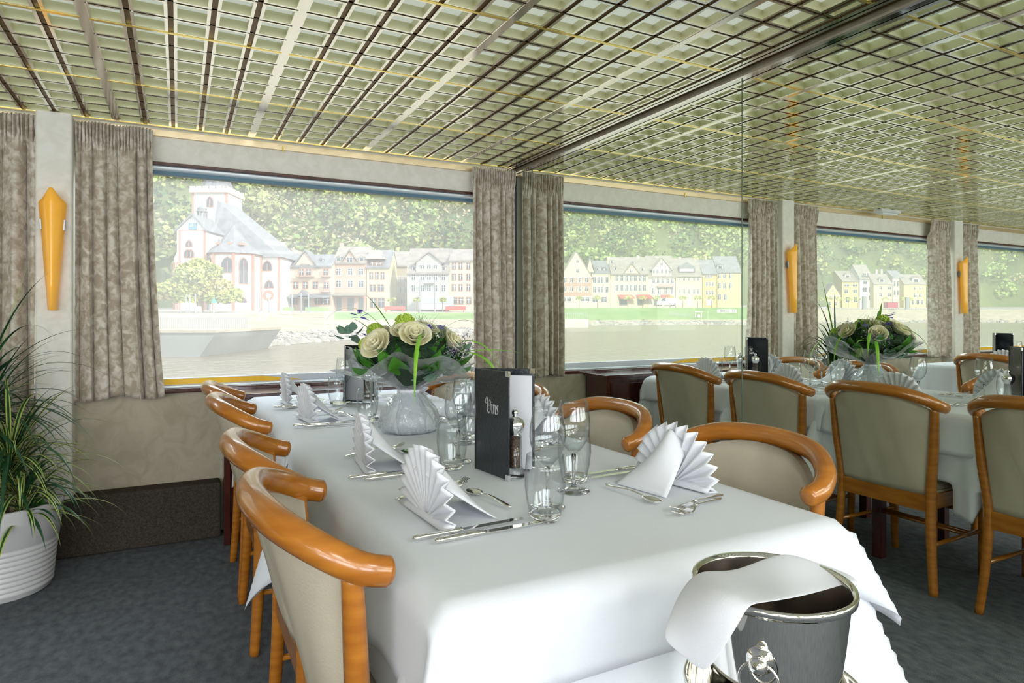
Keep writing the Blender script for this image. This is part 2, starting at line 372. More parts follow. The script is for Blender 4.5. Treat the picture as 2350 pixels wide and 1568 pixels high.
# ---------------- curtains ----------------
def curtain(x0, x1, label, seed, flare=0.0, nf=6.0, bot=0.748, sill_gap=True):
    rd = random.Random(seed); ph = [rd.uniform(0, 6.28) for _ in range(8)]
    def fold(u):
        w = u + 0.035*math.sin(2*PI*1.7*u+ph[0]) + 0.02*math.sin(2*PI*3.1*u+ph[1])
        a = math.sin(PI*nf*w+ph[2]); return abs(a)**0.6*(0.8+0.2*math.sin(5*u+ph[3]))
    def f(u, v):                                   # v 0 top, 1 bottom
        z = 2.098-(2.098-bot)*v
        hv = (2.098-z)
        tight = math.sin(2*PI*nf*4.1*u+ph[4])+0.4*math.sin(2*PI*nf*6.7*u+ph[5])
        k = min(max((hv-0.075)/0.09, 0), 1); k = k*k*(3-2*k)
        pinch = math.exp(-((hv-0.082)/0.014)**2)
        y = -0.078 + (1-k)*(0.011*tight+0.012*math.sin(2*PI*2*u+ph[6])) + k*(0.040-(0.055+0.03*min(v*1.4, 1))*fold(u)) + 0.010*pinch
        x = x0+(x1-x0)*u + k*0.010*math.sin(2*PI*nf*u*1.0+ph[7])*v + flare*v*v*u*(x1-x0) - 0.004*pinch*math.sin(30*u)
        if hv < 0.02: z += 0.006*math.sin(2*PI*nf*4.1*u+ph[3])
        if v > 0.97: z += 0.012*math.sin(9*u+ph[1])+0.006*fold(u)
        return (x, min(y, -0.026), z)
    b = MB(); b.grid(f, int(260*max(1, abs(x1-x0)/0.3)), 60)
    o = b.build('curtain', m_curtain, smooth=True, solid=0.004)
    tag(o, label, 'curtain', 'velvet curtains beside the windows')
curtain(-2.93, -2.578, 'velvet curtain left of the pillar, at the left edge of the photo behind the plant', 3, nf=5)
curtain(-2.43, -2.105, 'velvet curtain between the pillar with the amber lamp and the big window', 11, flare=0.17, nf=5.5, bot=0.742)
curtain(-0.335, -0.03, 'velvet curtain in the corner beside the mirror wall', 5, flare=0.0, nf=5.5)
curtain(-4.90, -4.58, 'velvet curtain right of the second pillar, seen in the mirror', 21, nf=5)
curtain(-5.40, -5.09, 'velvet curtain left of the second pillar, seen in the mirror', 22, nf=5)
curtain(-7.40, -7.05, 'velvet curtain right of the third pillar, seen small in the mirror', 23, nf=5)

# ---------------- mahogany console under the window ----------------
t = thing('console_cabinet', 'dark mahogany console with glossy top under the window, behind the table', 'cabinet', (-1.17, -0.15, 0))
MB().box(-0.625, 0.625, -0.135, 0.14, 0.735, 0.757).build('top', m_darkwood, t, bevel=0.004)
b = MB(); b.box(-0.605, 0.605, -0.10, 0.14, 0.0, 0.735); b.build('body', m_darkwood, t, bevel=0.003)
for s in (-1, 1): MB().box(s*0.6-0.015, s*0.6+0.015, -0.125, -0.10, 0.0, 0.735).build('side_post', m_darkwood, t, bevel=0.003)
for k in range(3): MB().box(-0.57+k*0.385, -0.20+k*0.385, -0.112, -0.10, 0.06, 0.70).build('panel_door', m_darkwood, t, bevel=0.004)

# ---------------- chairs ----------------
def make_chair(label):
    t = thing('dining_chair', label, 'chair', (0, 0, 0), 0, 'dining chairs around the tables')
    # curved top rail
    path = [(-0.188, 0.246, 0.772), (-0.232, 0.244, 0.785), (-0.285, 0.212, 0.812), (-0.335, 0.135, 0.838), (-0.355, 0.0, 0.846)]
    full = path+[(x, -y, z) for x, y, z in reversed(path[:-1])]
    pts = catmull(full, 8)
    n = len(pts); rad = [0.0205+0.0025*math.sin(PI*i/(n-1)) for i in range(n)]
    b = MB(); b.tube(pts, rad, 16, flat=1.12); rail = b.build('top_rail', m_wood, t, smooth=True, bevel=0)
    # rounded end caps
    for s in (-1, 1):
        b = MB(); b.lathe([(0.0205, 0), (0.019, 0.004), (0.014, 0.007), (0.0001, 0.0085)], (0, 0, 0), 16, M=Matrix.Translation((-0.188, s*0.246, 0.772)) @ Matrix.Rotation(PI/2+0.2, 4, 'Y'))
        b.build('rail_cap', m_wood, rail, smooth=True)
    # back posts, full height, bowed
    for s in (-1, 1):
        b = MB(); pts = catmull([(-0.235, s*0.226, 0), (-0.222, s*0.21, 0.18), (-0.215, s*0.203, 0.40), (-0.228, s*0.222, 0.60), (-0.238, s*0.232, 0.772)], 8)
        b.tube(pts, [0.017+0.004*math.sin(PI*i/(len(pts)-1)) for i in range(len(pts))], 12, flat=0.85); lg = b.build('leg', m_wood, t, smooth=True)
        b = MB(); b.lathe([(0.012, 0), (0.013, 0.004), (0.0001, 0.004)], (-0.235, s*0.226, 0.0), 12); b.build('glide', m_chrome, lg)
        b = MB(); pts = [(0.185, s*0.195, 0.0), (0.185, s*0.2, 0.2), (0.18, s*0.205, 0.41)]
        b.tube(pts, [0.015, 0.019, 0.021], 12); lg = b.build('leg', m_wood, t, smooth=True)
        b = MB(); b.lathe([(0.012, 0), (0.013, 0.004), (0.0001, 0.004)], (0.185, s*0.195, 0.0), 12); b.build('glide', m_chrome, lg)
    # padded back
    def zrail(u): return 0.772+0.070*(1-abs(u)**2.4)
    def back(off):
        def f(u_, v):
            u = u_*2-1; w = 0.187+0.037*v
            e = 1-abs(u)**2.6
            bul = (0.012+0.100*v**1.2)
            xx = -0.218-0.012*v-bul*e
            z = 0.405+(zrail(u)-0.012-0.405)*v
            th = off*(0.35+0.65*(1-abs(u)**6))*min(1, (v+0.06)*6)
            return (xx+th+0.0015*math.sin(14*u+5*v)*e, u*w, z)
        return f
    b = MB(); nu, nv = 28, 16
    b.grid(back(0.014), nu, nv); b.grid(back(-0.010), nu, nv)
    N_ = (nu+1)*(nv+1); per = [i for i in range(nu+1)]+[j*(nu+1)+nu for j in range(1, nv+1)]+[nv*(nu+1)+i for i in range(nu-1, -1, -1)]+[j*(nu+1) for j in range(nv-1, 0, -1)]
    for k in range(len(per)):
        a, c = per[k], per[(k+1) % len(per)]; b.f.append((a, c, c+N_, a+N_)); b.m.append(0)
    b.build('backrest', m_leather, t, smooth=True)
    # seat
    def seat(u, v):
        x = -0.195+0.41*v; w = 0.185+0.045*v
        y = (u*2-1)*w; ed = min(1, min(u, 1-u)*9, (1-v)*9, v*9+0.3)
        return (x, y, 0.415+0.035*ed**0.5)
    b = MB(); b.grid(seat, 18, 18)
    b.build('seat', m_leather, t, smooth=True)
    b = MB(); b.box(-0.19, 0.20, -0.20, 0.20, 0.405, 0.418); b.build('seat_board', m_leather, t)
    MB().box(-0.228, -0.205, -0.19, 0.19, 0.335, 0.405).build('back_apron', m_wood, t, bevel=0.003)
    b = MB(); b.box(0.17, 0.192, -0.19, 0.19, 0.345, 0.41); b.build('front_apron', m_wood, t, bevel=0.003)
    for s in (-1, 1):
        b = MB(); b.box(-0.21, 0.18, s*0.195-0.011, s*0.195+0.011, 0.345, 0.41); b.build('side_apron', m_wood, t, bevel=0.003)
        b = MB(); b.tube([(-0.22, s*0.208, 0.20), (0.185, s*0.197, 0.20)], 0.009, 8); b.build('stretcher', m_wood, t, smooth=True)
    for x in (0.06, 0.10):
        b = MB(); b.tube([(x, -0.2, 0.2), (x, 0.2, 0.2)], 0.008, 8); b.build('stretcher', m_wood, t, smooth=True)
    return t
LC = [-2.63, -2.13, -1.24, -0.74]; RC = [-2.65, -2.03, -1.40, -0.78]
chair = make_chair('dining chair nearest the camera on the left side of the table, back to us')
chair.location = (-1.525, LC[0], 0)
for y, l in zip(LC[1:], ('second dining chair on the left side, just behind the nearest chair',
                         'third dining chair from the front on the left side, against the mahogany console',
                         'window-end dining chair on the left side, only its rail showing above the table')):
    dup(chair, (-1.525, y, 0), 0, l)
for y, l in zip(RC, ('dining chair facing us at the near right, behind the fan napkin',
                     'second dining chair facing us on the right side, half behind the glasses',
                     'third dining chair on the right side, behind the bouquet, its back in the mirror',
                     'window-end dining chair on the right side, its back in the mirror')):
    dup(chair, (-1.003, y, 0), PI, l)

# ---------------- tables and cloths ----------------
XA, XB = -1.66, -0.84
def make_table(label, y0, y1, x0=XA, x1=XB):
    t = thing('dining_table', label, 'table', ((x0+x1)/2, (y0+y1)/2, 0), 0, 'dining tables under white cloths')
    hx, hy = (x1-x0)/2, (y1-y0)/2
    MB().box(-hx+0.003, hx-0.003, -hy+0.003, hy-0.003, 0.715, 0.742).build('tabletop', m_darkwood, t)
    for sx in (-1, 1):
        for sy in (-1, 1):
            b = MB(); b.box(sx*0.26-0.023, sx*0.26+0.023, sy*(hy-0.2)-0.023, sy*(hy-0.2)+0.023, 0, 0.715); b.build('leg', m_darkwood, t, bevel=0.004)
    return t
make_table('front dining table under the white cloth with the wine menu', -2.98, -1.68)
make_table('rear dining table under the white cloth beside the window console', -1.66, -0.36)
make_table('dining table across the aisle, seen only in the mirror', -2.3, -0.5, -4.45, -3.65)
def drape(x0, x1, y0, y1, d, top, seats=(), flare=0.45, seed=0, step=0.02, wav=0.012, clampz=None, outset=0.004):
    """cloth over a rectangular top; d = drop on left, right, near, far"""
    dl, dr, dn, df = d; rd = random.Random(seed); ph = [rd.uniform(0, 6.28) for _ in range(6)]
    nu = int((x1-x0+dl+dr)/step); nv = int((y1-y0+dn+df)/step)
    rr = 0.012
    def f(u, v):
        cx = x0-dl+(x1-x0+dl+dr)*u; cy = y0-dn+(y1-y0+dn+df)*v
        ox = (cx-x1) if cx > x1 else ((cx-x0) if cx < x0 else 0)
        oy = (cy-y1) if cy > y1 else ((cy-y0) if cy < y0 else 0)
        bx = min(max(cx, x0), x1); by = min(max(cy, y0), y1)
        if ox == 0 and oy == 0:
            z = top+0.0012*math.sin(3*cx+ph[0])*math.sin(4*cy+ph[1])
            for k in range(1, 3):                    # ironed creases
                z += 0.0022*math.exp(-((cy-(y0+(y1-y0)*k/3))/0.008)**2)
            z += 0.0020*math.exp(-((cx-(x0+x1)/2)/0.008)**2)
            e = min(cx-x0, x1-cx, cy-y0, y1-cy)
            if e < rr: z -= rr*(1-math.sqrt(max(0, 1-((rr-e)/rr)**2)))*0.9
            return (cx, cy, z)
        r = math.hypot(ox, oy); dx, dy = ox/r, oy/r
        corner = min(abs(ox), abs(oy))/r             # 0 on the edges, 0.707 on the diagonal
        s = (bx*6 if abs(oy) > abs(ox) else by*6)
        w = wav*math.sin(s*2.1+ph[2])*min(r/0.2, 1.5)+wav*0.6*math.sin(s*4.7+ph[3])*min(r/0.2, 1.5)
        out = outset+w*(1-corner)+abs(w)+flare*corner*r
        zz = top-rr*0.9-math.sqrt(max(r*r-(flare*corner*r)**2, 0))
        X, Y = bx+dx*out, by+dy*out
        if clampz is not None:
            for (sy, sw, side) in seats:
                if abs(Y-sy) < sw and zz < clampz and ((side < 0 and bx <= x0+1e-6) or (side > 0 and bx >= x1-1e-6)) and abs(oy) < 1e-6:
                    ex = clampz-zz; zz = clampz+0.004*math.sin(ex*60); X = X-side*min(ex, 0.12)*0.8
        return (X, Y, zz)
    b = MB(); b.grid(f, nu, nv); return b
seats = [(y, 0.25, -1) for y in LC]+[(y, 0.25, 1) for y in RC]
def cloth(name, label, b): return tag(b.build(name, m_cloth, smooth=True, solid=0.0016), label, 'tablecloth', 'white tablecloths on the long table')
cloth('under_cloth', 'long white under-cloth hanging low from the front table below the short top cloth', drape(XA, XB, -2.98, -1.69, (0.40, 0.40, 0.56, 0.40), 0.745, seats, seed=2, clampz=0.462))
cloth('under_cloth', 'long white under-cloth hanging from the rear table near the window', drape(XA, XB, -1.65, -0.36, (0.40, 0.40, 0.02, 0.20), 0.745, seats, seed=4, clampz=0.462))
cloth('table_cloth', 'short white top cloth over the rear table, crossing under the bouquet', drape(XA-0.006, XB+0.006, -1.70, -0.354, (0.15, 0.15, 0.03, 0.06), 0.7488, seed=5, wav=0.006, outset=0.018))
cloth('table_cloth', 'short white top cloth over the front table with pointed corners beside the ice bucket', drape(XA-0.007, XB+0.007, -2.986, -1.66, (0.155, 0.155, 0.13, 0.0), 0.7512, seed=6, wav=0.006, flare=0.62, outset=0.020))
cloth('table_cloth', 'white cloth over the table across the aisle, seen only in the mirror', drape(-4.45, -3.65, -2.3, -0.5, (0.3, 0.3, 0.3, 0.3), 0.748, seed=9))
ZT = 0.7545

# ---------------- tableware ----------------
def make_wine():
    t = thing('wine_glass', '', 'wine glass')
    o = [(0.034, 0.0), (0.034, 0.0015), (0.018, 0.005), (0.006, 0.010), (0.0042, 0.022), (0.0038, 0.055), (0.0048, 0.078)]
    b = MB(); b.lathe([(0.0001, 0.0)]+o+[(0.0001, 0.080)], seg=24); b.build('stem', m_glass_thick, t, smooth=True)
    bowl = [(0.004, 0.079), (0.013, 0.086), (0.025, 0.100), (0.033, 0.120), (0.0355, 0.136), (0.0345, 0.155), (0.031, 0.178), (0.0285, 0.192)]
    inn = [(r-0.0011, z) for r, z in reversed(bowl[1:])]+[(0.0001, 0.086)]
    b = MB(); b.lathe(bowl+inn, seg=32); b.build('bowl', m_glass, t, smooth=True)
    t.scale = (1.07,)*3; return t
def make_tumbler():
    t = thing('water_tumbler', '', 'tumbler')
    b = MB(); b.lathe([(0.0001, 0), (0.023, 0), (0.0262, 0.004), (0.0285, 0.014), (0.027, 0.0145), (0.0001, 0.0135)], seg=28); b.build('base', m_glass_thick, t, smooth=True)
    o = [(0.0285, 0.0146), (0.0335, 0.040), (0.0360, 0.062), (0.0350, 0.090), (0.0325, 0.114)]
    b = MB(); b.lathe(o+[(r-0.0012, z) for r, z in reversed(o)], seg=32); b.build('wall', m_glass, t, smooth=True)
    t.scale = (1.12,)*3; return t
def make_knife():
    b = MB(); Lh, Lb = 0.085, 0.125
    pr_ = [(0.0001, 0), (0.0055, 0.002), (0.0072, 0.012), (0.0066, 0.045), (0.0060, 0.080), (0.0072, 0.086), (0.0045, 0.092), (0.006, 0.096), (0.0001, 0.100)]
    M = Matrix.Translation((0, 0, 0.0065)) @ Matrix.Rotation(PI/2, 4, 'Y') @ Matrix.Scale(0.72, 4, (1, 0, 0))
    o = thing('table_knife', '', 'knife')
    b.lathe(pr_, seg=14, M=M); b.build('handle', m_steel, o, smooth=True)
    b = MB(); q = [(0.094, -0.006), (0.13, -0.0085), (0.19, -0.0085), (0.225, -0.004), (0.232, 0.004), (0.215, 0.0065), (0.094, 0.006)]
    n = len(q); b.add([(x, y, 0.0052) for x, y in q]+[(x, y, 0.0068) for x, y in q], [tuple(range(n))[::-1], tuple(range(n, 2*n))]+[(i, (i+1) % n, (i+1) % n+n, i+n) for i in range(n)])
    b.build('blade', m_steel, o)
    return o
def handle_strip(b, x0, x1, w0, w1, zf, n=14):
    def f(u, v):
        x = x0+(x1-x0)*u; w = w0+(w1-w0)*(u**1.8); s_ = min(1, math.sqrt(max(0.02, (1-u)*9)))
        return (x, (v*2-1)*w*s_, zf(u)+0.0012*(1-(v*2-1)**2))
    b.grid(f, n, 4)
def make_spoon():
    t = thing('dessert_spoon', '', 'spoon'); b = MB()
    def bowl(u, v):
        x = -0.026+0.052*u; w = 0.0165*math.sqrt(max(0.0008, 1-(2*u-1)**2))*(0.92+0.16*(1-u)); y = (v*2-1)*w
        return (x, y, 0.0075-0.006*(1-(2*u-1)**2)*(1-(v*2-1)**2))
    b.grid(bowl, 16, 10); b.build('bowl', m_steel, t, smooth=True, solid=0.0012)
    b = MB(); handle_strip(b, 0.024, 0.145, 0.0028, 0.0085, lambda u: 0.0078+0.008*math.sin(PI*u)*(1-u)+0.0); b.build('handle', m_steel, t, smooth=True, solid=0.0014)
    return t
def make_fork():
    t = thing('table_fork', '', 'fork'); b = MB()
    for k in range(4):
        y = -0.0088+0.00587*k
        b.tube([(-0.052, y*0.93, 0.012), (-0.035, y, 0.0065), (-0.012, y, 0.005)], [0.0008, 0.0014, 0.0016], 6)
    b.build('tines', m_steel, t, smooth=True)
    b = MB(); b.grid(lambda u, v: (-0.013+0.038*u, (v*2-1)*(0.0108*(1-u**1.6)+0.003), 0.005+0.006*u*u), 10, 6); b.build('head', m_steel, t, smooth=True, solid=0.0014)
    b = MB(); handle_strip(b, 0.022, 0.135, 0.0028, 0.0085, lambda u: 0.011-0.004*u-0.004*u*u); b.build('handle', m_steel, t, smooth=True, solid=0.0014)
    return t
def make_napkin(tall=0.128, lean=0.25, seed=0):
    """pleated fan standing on the table, a plain folded flap propping it from behind"""
    rd = random.Random(seed); t = thing('fan_napkin', '', 'napkin')
    n = 15; b = MB(); Rr = tall
    def f(u, v):                                  # u over the fan angle, v out from the hub
        a = -0.10+(PI+0.20)*u
        tri = abs(((u*n) % 1)*2-1)*2-1
        r = 0.012+(Rr*(0.80+0.20*math.sin(a)))*v*(1-0.04*tri)
        y = -r*math.cos(a); z = r*math.sin(a)
        dep = tri*(0.0015+0.0105*v)
        z = max(z, 0.001)
        return (dep-lean*0.12*z-0.0, y, z)
    b.grid(f, n*8, 9); b.build('pleated_fan', m_napkin, t, smooth=True, solid=0.0022)
    def g(u, v):                                  # prop: from the ridge of the fan down to the table behind
        zz = Rr*0.97*(1-v); half = 0.028+0.05*v
        x = 0.010+0.105*v**1.15; y = (u*2-1)*half
        return (x-0.012*(2*u-1)**2*(1-v)*2, y, max(0.001, zz*(1-0.30*(2*u-1)**2)+0.004*(1-v)))
    b = MB(); b.grid(g, 12, 12); b.build('folded_flap', m_napkin, t, smooth=True, solid=0.0022)
    b = MB(); b.grid(lambda u, v: (-0.012+0.03*v, -0.112+0.224*u, 0.002+0.010*math.sin(PI*v)), 10, 6); b.build('folded_hem', m_napkin, t, smooth=True, solid=0.002)
    return t
protos = dict(wine=make_wine(), tumbler=make_tumbler(), knife=make_knife(), spoon=make_spoon(), fork=make_fork(), napkin=make_napkin())
used = set()
GR = dict(wine='wine glasses on the tables', tumbler='water tumblers on the tables', knife='table knives', spoon='dessert spoons', fork='table forks', napkin='fan-folded white napkins')
def put(kind, x, y, z, rz, label):
    p = protos[kind]
    if kind not in used:
        used.add(kind); p.location = (x, y, z); p.rotation_euler = (0, 0, rz); p['label'] = label; p['group'] = GR[kind]; return p
    return dup(p, (x, y, z), rz, label, GR[kind])
lname = ['nearest left seat', 'second left seat', 'third left seat', 'window-end left seat']
rname = ['nearest right seat', 'second right seat', 'third right seat', 'window-end right seat']
ZI = ZT
def setting(px, py, side, nm, zt, jit=0, nap_rz=0.0):
    """side +1: diner faces +X (left of the table); -1 the other way"""
    def W(lx, ly): return px+side*lx, py+side*ly
    base = 0 if side > 0 else PI
    x, y = W(0.035, -0.125); put('knife', x, y, zt, base+0.05+jit, 'inner table knife right of the napkin at the '+nm)
    x, y = W(0.065, -0.155); put('knife', x, y, zt, base+0.03+jit, 'outer table knife nearest the edge at the '+nm)
    x, y = W(0.235, 0.19); put('fork', x, y, zt, base+PI+0.30+jit, 'inner table fork poking out behind the napkin at the '+nm)
    x, y = W(0.215, 0.165); put('fork', x, y, zt, base+PI+0.24+jit, 'outer table fork half under the napkin at the '+nm)
    x, y = W(0.255, 0.10); put('spoon', x, y, zt, base-PI/2+0.12+jit, 'dessert spoon across the top of the place at the '+nm)
    x, y = W(0.105, -0.005); put('napkin', x, y, zt, base+nap_rz, 'white fan-folded napkin standing at the '+nm)
    x, y = W(0.305, -0.125); put('tumbler', x, y, zt, 0, 'clear water tumbler at the '+nm)
    x, y = W(0.352, -0.055); put('wine', x, y, zt, 0, 'clear stemmed wine glass at the '+nm)
for y, nm, a in zip((-2.60, -2.12, -1.275, -0.75), lname, (0.05, -0.1, 0.1, 0.0)): setting(XA, y, 1, nm, ZT, 0.0, a)
for y, nm, a in zip((-2.63, -2.00, -1.40, -0.80), rname, (0.15, 0, 0.1, 0)): setting(XB, y, -1, nm, ZT, 0.0, a)
for y, nm in zip((-1.1, -1.75), ('near seat across the aisle', 'far seat across the aisle')):
    for dx, k, w in ((0.3, 'wine', 'clear stemmed wine glass'), (0.34, 'tumbler', 'clear water tumbler'), (0.1, 'napkin', 'white fan-folded napkin')):
        put(k, -3.65-dx, y+(0.08 if k == 'tumbler' else 0), ZT-0.004, PI, w+' at the '+nm+' in the mirror')
dup(chair, (-3.80, -1.1, 0), PI, 'dining chair at the table across the aisle, seen in the mirror nearer the window')
dup(chair, (-3.80, -1.75, 0), PI, 'dining chair at the table across the aisle, seen in the mirror further from the window')
dup(chair, (-4.30, -1.1, 0), 0, 'dining chair on the far side of the table across the aisle, nearer the window')
dup(chair, (-4.30, -1.75, 0), 0, 'dining chair on the far side of the table across the aisle, further from the window')

# wine menus standing open
def stroke(b, pts, w, z=0.0, mi=0):
    """broad-nib strokes for the blackletter word, drawn in x,z"""
    for i in range(len(pts)-1):
        (x0, y0), (x1, y1) = pts[i], pts[i+1]; n_ = Vector((0.8, 0.6))*w*0.5
        q = [(x0-n_[0], y0-n_[1]), (x0+n_[0], y0+n_[1]), (x1+n_[0], y1+n_[1]), (x1-n_[0], y1-n_[1])]
        b.add([(p[0], -0.0006, p[1]) for p in q], [(0, 1, 2, 3)], mi)
def make_menu(name_label, loc, spine_to_front, spine_to_back, label_in=True):
    t = thing('wine_menu', name_label, 'menu', loc, 0, 'black wine menus standing on the tables')
    H, Wd = 0.262, 0.155
    for k, ang in enumerate((spine_to_front, spine_to_back)):
        M = Matrix.Rotation(ang, 4, 'Z')
        b = MB(); b.box(0, Wd, -0.0022, 0.0022, 0, H, M=M); c = b.build('front_cover' if k == 0 else 'back_cover', m_black, t, bevel=0.0018)
        b = MB()
        for z0 in (0.0, H-0.013):
            b.box(Wd-0.013, Wd+0.0012, -0.0032, 0.0032, z0-0.0008*(z0 == 0), z0+0.013+0.0008*(z0 > 0), M=M)
        b.build('metal_corner', m_chrome, t, bevel=0.0008)
        sgn = -1 if k == 0 else 1
        if k == 0:
            b = MB()                              # raised blackletter Vins, outer face
            V = [([(-2.6, 3.6), (-1.9, 4.4), (-1.5, 3.2), (-1.5, 0.9), (-0.4, 0.0), (0.4, 0.8), (0.5, 3.2), (0.0, 3.8)], 0.55), ([(-1.9, 4.4), (-0.9, 3.7), (-0.9, 1.0)], 0.4), ([(-2.6, 3.6), (-2.7, 2.9), (-2.1, 2.6)], 0.3), ([(-0.9, 2.2), (0.2, 2.2)], 0.2),
                 ([(1.05, 2.6), (1.4, 2.3), (1.4, 0.5), (1.8, 0.1)], 0.5), ([(1.3, 3.4), (1.6, 3.2)], 0.4), ([(2.1, 2.6), (2.5, 2.3), (2.5, 0.4), (2.8, 0.1)], 0.5), ([(2.5, 2.2), (3.1, 2.6), (3.5, 2.2), (3.5, 0.4), (3.9, 0.1)], 0.45),
                 ([(5.2, 2.4), (4.6, 2.6), (4.3, 2.1), (5.1, 1.0), (4.9, 0.3), (4.2, 0.2)], 0.5)]
            for pts, w in V: stroke(b, [(p[0]*0.0076, p[1]*0.0092) for p in pts], w*0.0085)
            vs = [M @ Vector((p[0]+0.071, -0.0030, p[2]+0.152)) for p in b.v]; b.v = [tuple(p) for p in vs]
            b.build('lettering', m_silver, t, solid=0.0004)
        else:
            b = MB(); b.box(0.010, Wd-0.006, -0.0036, -0.0024, 0.006, H-0.018, M=M); pg = b.build('menu_page', m_paper, t)
            Mt = M @ Matrix.Translation((0, -0.0038, 0)) @ Matrix.Rotation(PI/2, 4, 'X')
            for s_, z0, sz in (('s', 0.205, 0.010), ('s pendant', 0.193, 0.0085), ('plaisir', 0.183, 0.0085), ('ents :', 0.174, 0.0085), ('nt.', 0.164, 0.006), ('nt.', 0.156, 0.006)):
                text(s_, sz, m_ink, pg, Mt @ Matrix.Translation((0.012+0.036+0.001*len(s_), z0, 0)), 'print', 0.0001)
    b = MB(); b.tube([(0, 0, 0.0), (0, 0, H)], 0.004, 8); b.build('spine', m_black, t, smooth=True)
    return t
def menu_at(label, spine, f, bk):
    a = math.atan2(f[1]-spine[1], f[0]-spine[0]); c = math.atan2(bk[1]-spine[1], bk[0]-spine[0])
    return make_menu(label, (spine[0], spine[1], ZT+0.001), a, c)
menu_at('black wine menu lettered Vins standing open on the front table', (-1.302, -2.28), (-1.284, -2.436), (-1.180, -2.385))
menu_at('black wine menu standing behind the bouquet on the rear table', (-1.30, -0.78), (-1.33, -0.93), (-1.18, -0.90))
m_ = menu_at('black wine menu on the table across the aisle, seen in the mirror', (-3.95, -0.93), (-3.82, -1.01), (-3.93, -1.09)); m_.rotation_euler = (0, 0, 0)

def make_mill(label, x, y, fill, zt=ZT):
    t = thing('spice_mill', label, 'mill', (x, y, zt), 0, 'clear salt and pepper mills')
    b = MB(); b.lathe([(0.0001, 0), (0.024, 0), (0.0245, 0.004), (0.024, 0.016), (0.0195, 0.024), (0.0001, 0.024)], seg=24); b.build('base', m_glass_thick, t, smooth=True)
    b = MB(); b.lathe([(0.0001, 0.024), (0.0135, 0.024), (0.0135, 0.105), (0.0001, 0.105)], seg=20); b.build('filling', fill, t, smooth=True)
    o = [(0.0195, 0.024), (0.0175, 0.05), (0.0165, 0.105)]
    b = MB(); b.lathe(o+[(r-0.0015, z) for r, z in reversed(o)], seg=24); b.build('body', m_glass, t, smooth=True)
    b = MB(); b.lathe([(0.0165, 0.105), (0.0175, 0.110), (0.023, 0.118), (0.0245, 0.130), (0.0215, 0.142), (0.010, 0.149), (0.006, 0.152), (0.0001, 0.152)], seg=24); b.build('cap', m_chrome, t, smooth=True)
    b = MB(); b.ball((0, 0, 0.159), 0.0085, 14, 8); b.build('knob', m_chrome, t, smooth=True)
make_mill('clear pepper mill with chrome top in front of the open wine menu', -1.252, -2.402, m_pepper)
make_mill('clear salt mill beside the open wine menu, seen in the mirror', -1.205, -2.32, m_salt)
make_mill('clear pepper mill behind the bouquet on the rear table', -1.23, -0.92, m_pepper)
make_mill('clear salt mill behind the bouquet on the rear table', -1.18, -0.84, m_salt)

# ---------------- leaves ----------------
m_leaf_dark = mat('dark_leaf', (0.012, 0.055, 0.022), 0.35, col2=(0.03, 0.11, 0.04), nscale=12)
m_leaf_var = mat('striped_leaf_edge', (0.42, 0.50, 0.10), 0.4, col2=(0.55, 0.62, 0.20), nscale=20)
m_leaf_mid = mat('green_leaf', (0.035, 0.15, 0.02), 0.38, col2=(0.09, 0.28, 0.03), nscale=14)
m_leaf_lime = mat('lime_blade', (0.16, 0.42, 0.02), 0.35, col2=(0.30, 0.60, 0.06), nscale=14)
m_euc = mat('eucalyptus_leaf', (0.12, 0.22, 0.16), 0.5, col2=(0.22, 0.33, 0.24), nscale=20)
m_rose = mat('cream_rose', (0.74, 0.68, 0.40), 0.6, col2=(0.78, 0.76, 0.58), nscale=18)
m_vib = mat('green_viburnum', (0.36, 0.52, 0.03), 0.7, col2=(0.50, 0.66, 0.12), nscale=60, bump=0.003, bscale=120)
m_purple = mat('violet_petal', (0.12, 0.08, 0.48), 0.5, col2=(0.25, 0.18, 0.62), nscale=40)
m_lilacp = mat('dusky_lilac', (0.22, 0.17, 0.28), 0.7, col2=(0.40, 0.34, 0.45), nscale=60)
m_stem = mat('woody_stem', (0.22, 0.16, 0.10), 0.8, bump=0.002, bscale=60)
def blade(b, p0, az, el, L, w, droop, mi=0, n=9, twist=0.0, edge_mi=None):
    """arching strap leaf with a folded midrib"""
    P_ = Vector(p0); d = Vector((math.cos(az)*math.cos(el), math.sin(az)*math.cos(el), math.sin(el)))
    pts = []
    for i in range(n+1):
        t_ = i/n; pts.append((P_.copy(), d.copy(), t_)); P_ = P_+d*(L/n); d = (d+Vector((0, 0, -droop/n*(0.5+1.5*t_)))).normalized()
    rows = []
    for p, d, t_ in pts:
        side = Vector((-d.y, d.x, 0)); side = side.normalized() if side.length > 1e-3 else Vector((1, 0, 0))
        side = (side+Vector((0, 0, twist*math.sin(3*t_)))).normalized()
        up = side.cross(d); ww = w*(math.sin(PI*min(1, t_*0.92+0.10))**0.6)*(1-t_**4)
        rows.append((p-side*ww, p-side*ww*0.45-up*0.12*ww, p-up*0.25*ww, p+side*ww*0.45-up*0.12*ww, p+side*ww))
    vs = [q for r in rows for q in r]; em = mi if edge_mi is None else edge_mi
    for i in range(n):
        k = len(b.v)
        break
    base = len(b.v); b.v += [tuple(q) for q in vs]
    for i in range(n):
        for j in range(4):
            b.f.append((base+i*5+j, base+i*5+j+1, base+(i+1)*5+j+1, base+(i+1)*5+j)); b.m.append(em if j in (0, 3) else mi)
